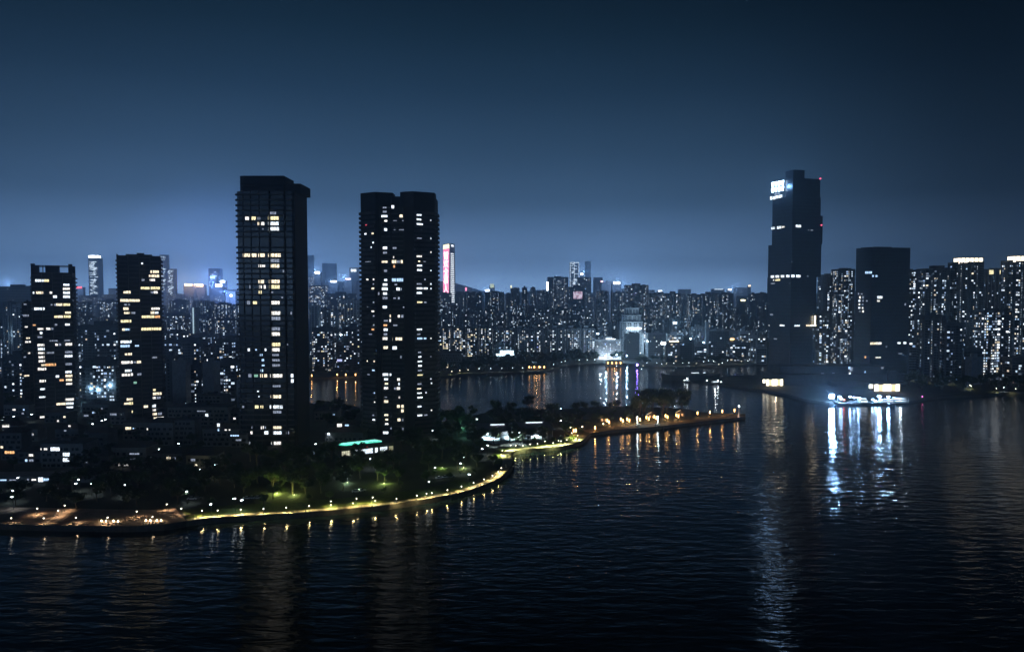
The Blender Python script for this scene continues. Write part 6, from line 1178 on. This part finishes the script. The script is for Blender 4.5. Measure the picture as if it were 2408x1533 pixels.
# ------------------------------------------------------------------ cars and people
paint = [mat('car_white', (.55, .55, .56), .35, .05, 1, spec=.5), mat('car_silver', (.30, .31, .33), .35, .05, 1, spec=.5), mat('car_dark', (.03, .03, .035), .35, .05, 1, spec=.5)]
rubber = mat('tyre', (.015, .015, .015), .9)
def car(u, v, rz, m, label):
    t = empty('parked_car', G(u, v, ZG), rz, label, 'car', 'cars parked in the park roads'); b = MB()
    prof = [(-2.2, .35), (2.2, .35), (2.25, .75), (1.3, .92), (-1.9, .98), (-2.2, .8)]; top = [(-1.5, .95), (1.0, .93), (.35, 1.45), (-1.05, 1.47)]
    for pr, hw0, hw1, nm, mm in ((prof, .88, .86, 'body', paint[m]), (top, .82, .66, 'cabin', GLASS)):
        b = MB(); n = len(pr); i = len(b.v); b.v = [(x, -(hw0 if z < 1.2 else hw1), z) for x, z in pr] + [(x, (hw0 if z < 1.2 else hw1), z) for x, z in pr]
        b.f = [tuple(range(n)), tuple(reversed(range(n, 2 * n)))] + [(k, n + k, n + (k + 1) % n, (k + 1) % n) for k in range(n)]; b.m = [0] * len(b.f); b.build(nm, mm, t)
    b = MB(); b.box(-.95, .25, -.6, .6, 1.46, 1.5); b.build('roof', paint[m], t)
    for x in (-1.35, 1.4):
        for y in (-.84, .84): b = MB(); b.tube((x, y - .1, .32), (x, y + .1, .32), .32, None, 10); b.build('wheel', rubber, t)
for i, (u, v, rz, m) in enumerate([(582, 1173, .2, 0), (594, 1172, .2, 1), (607, 1172, .2, 0), (1034, 1125, .5, 0), (1048, 1123, .5, 0), (1060, 1122, .5, 1), (838, 1157, .3, 0), (850, 1155, .3, 1), (452, 1174, .1, 0), (466, 1173, .1, 2)]):
    car(u, v, rz, m, f'{("white", "silver", "dark")[m]} parked car, {ordinal(i)} counted along the dim park roads')
def person_mesh(stride, m):
    J = [((0, 0, .92), .13), ((0, 0, 1.15), .14), ((0, 0, 1.38), .15), ((0, 0, 1.5), .055), ((0, .01, 1.62), .10), ((0, 0, 1.70), .085), ((-.1, 0, .88), .09), ((-.11, -stride * .5, .48), .06), ((-.11, -stride, .06), .04), ((-.11, -stride - .14, .04), .035), ((.1, 0, .88), .09), ((.11, stride * .6, .48), .06), ((.11, stride, .08), .04), ((.11, stride - .12, .04), .035),
         ((-.2, 0, 1.38), .055), ((-.24, stride * .3, 1.12), .042), ((-.23, stride * .2 - .1, .86), .033), ((.2, 0, 1.38), .055), ((.24, -stride * .3, 1.12), .042), ((.23, -stride * .2 - .1, .86), .033)]
    E = [(0, 1), (1, 2), (2, 3), (3, 4), (4, 5), (0, 6), (6, 7), (7, 8), (8, 9), (0, 10), (10, 11), (11, 12), (12, 13), (2, 14), (14, 15), (15, 16), (2, 17), (17, 18), (18, 19)]
    me = bpy.data.meshes.new('person'); me.from_pydata([j[0] for j in J], E, []); o = bpy.data.objects.new('person', me); C.objects.link(o); s = o.modifiers.new('s', 'SKIN'); me.skin_vertices[0].data[0].use_root = True
    for i, j in enumerate(J): me.skin_vertices[0].data[i].radius = (j[1], j[1] * .85)
    d = o.modifiers.new('d', 'SUBSURF'); d.levels = 1; d.render_levels = 1; bpy.context.view_layer.update()
    r = bpy.data.meshes.new_from_object(o.evaluated_get(bpy.context.evaluated_depsgraph_get())); C.objects.unlink(o); bpy.data.objects.remove(o); r.materials.clear(); r.materials.append(m); return r
cloth = [mat('clothes_dark', (.03, .03, .04), .9), mat('clothes_grey', (.16, .16, .17), .9)]
PM = [person_mesh(.28, cloth[0]), person_mesh(.2, cloth[1]), person_mesh(.02, cloth[0])]
PPL = [(*ZH(817, 962), 0, 1.2, 'person in dark clothes walking near the top of the pale bend'), (*ZH(836, 974), 1, 4, 'person in grey clothes just right of the walker at the top of the bend'), (*ZH(824, 1075), 0, .2, 'left of two people walking side by side on the lower bend'), (*ZH(834, 1075), 1, .3, 'right of two people walking side by side on the lower bend'), (*ZH(790, 1060), 2, 2, 'person standing on the inner edge of the lower bend'),
       (*ZH(1565, 800), 2, 1, 'person standing at the tip of the bright curved path'), (*ZE(395, 920), 0, 1.5, 'person in dark clothes walking on the promenade below the second lawn lamp'), (*ZE(825, 900), 2, 2.5, 'person standing on the promenade by the lamp with the lit bush'), (*ZE(1505, 845), 0, 1.4, 'person walking on the promenade beneath the amber-lit lamps'), (*ZE(1710, 815), 1, 1.4, 'person in grey walking right of the amber-lit lamps'), (*ZE(648, 910), 0, 1.5, 'person walking beside the third lawn lamp'),
       (*ZD(685, 1298), 2, .5, 'person standing at the plaza edge near the middle bench'), (*ZD(430, 1305), 0, 1.5, 'person walking at the plaza edge near the left bench')]
for (u, v, k, rz, lab) in PPL: o = link('person', PM[k], None, G(u, v, ZG + .02), rz); tag(o, lab, 'person', 'people out walking')

# ------------------------------------------------------------------ haze over city and water
hz = bpy.data.materials.new('haze'); hz.use_nodes = True; hn = hz.node_tree.nodes; hn.clear(); ho = hn.new('ShaderNodeOutputMaterial'); hv = hn.new('ShaderNodeVolumePrincipled'); hv.inputs['Color'].default_value = (.62, .82, 1, 1); hv.inputs['Density'].default_value = HAZE_DENSITY; hv.inputs['Anisotropy'].default_value = .8
hv.inputs['Density Attribute'].default_value = ''
hz.node_tree.links.new(hv.outputs[0], ho.inputs['Volume'])
try: hz.cycles.homogeneous_volume = True
except Exception: pass
b = MB(); b.box(-7200, 7200, -300, 7600, -4, 490); o = b.build('haze', hz); o['kind'] = 'stuff'
print('trees', NT[0], 'objects', len(bpy.data.objects))
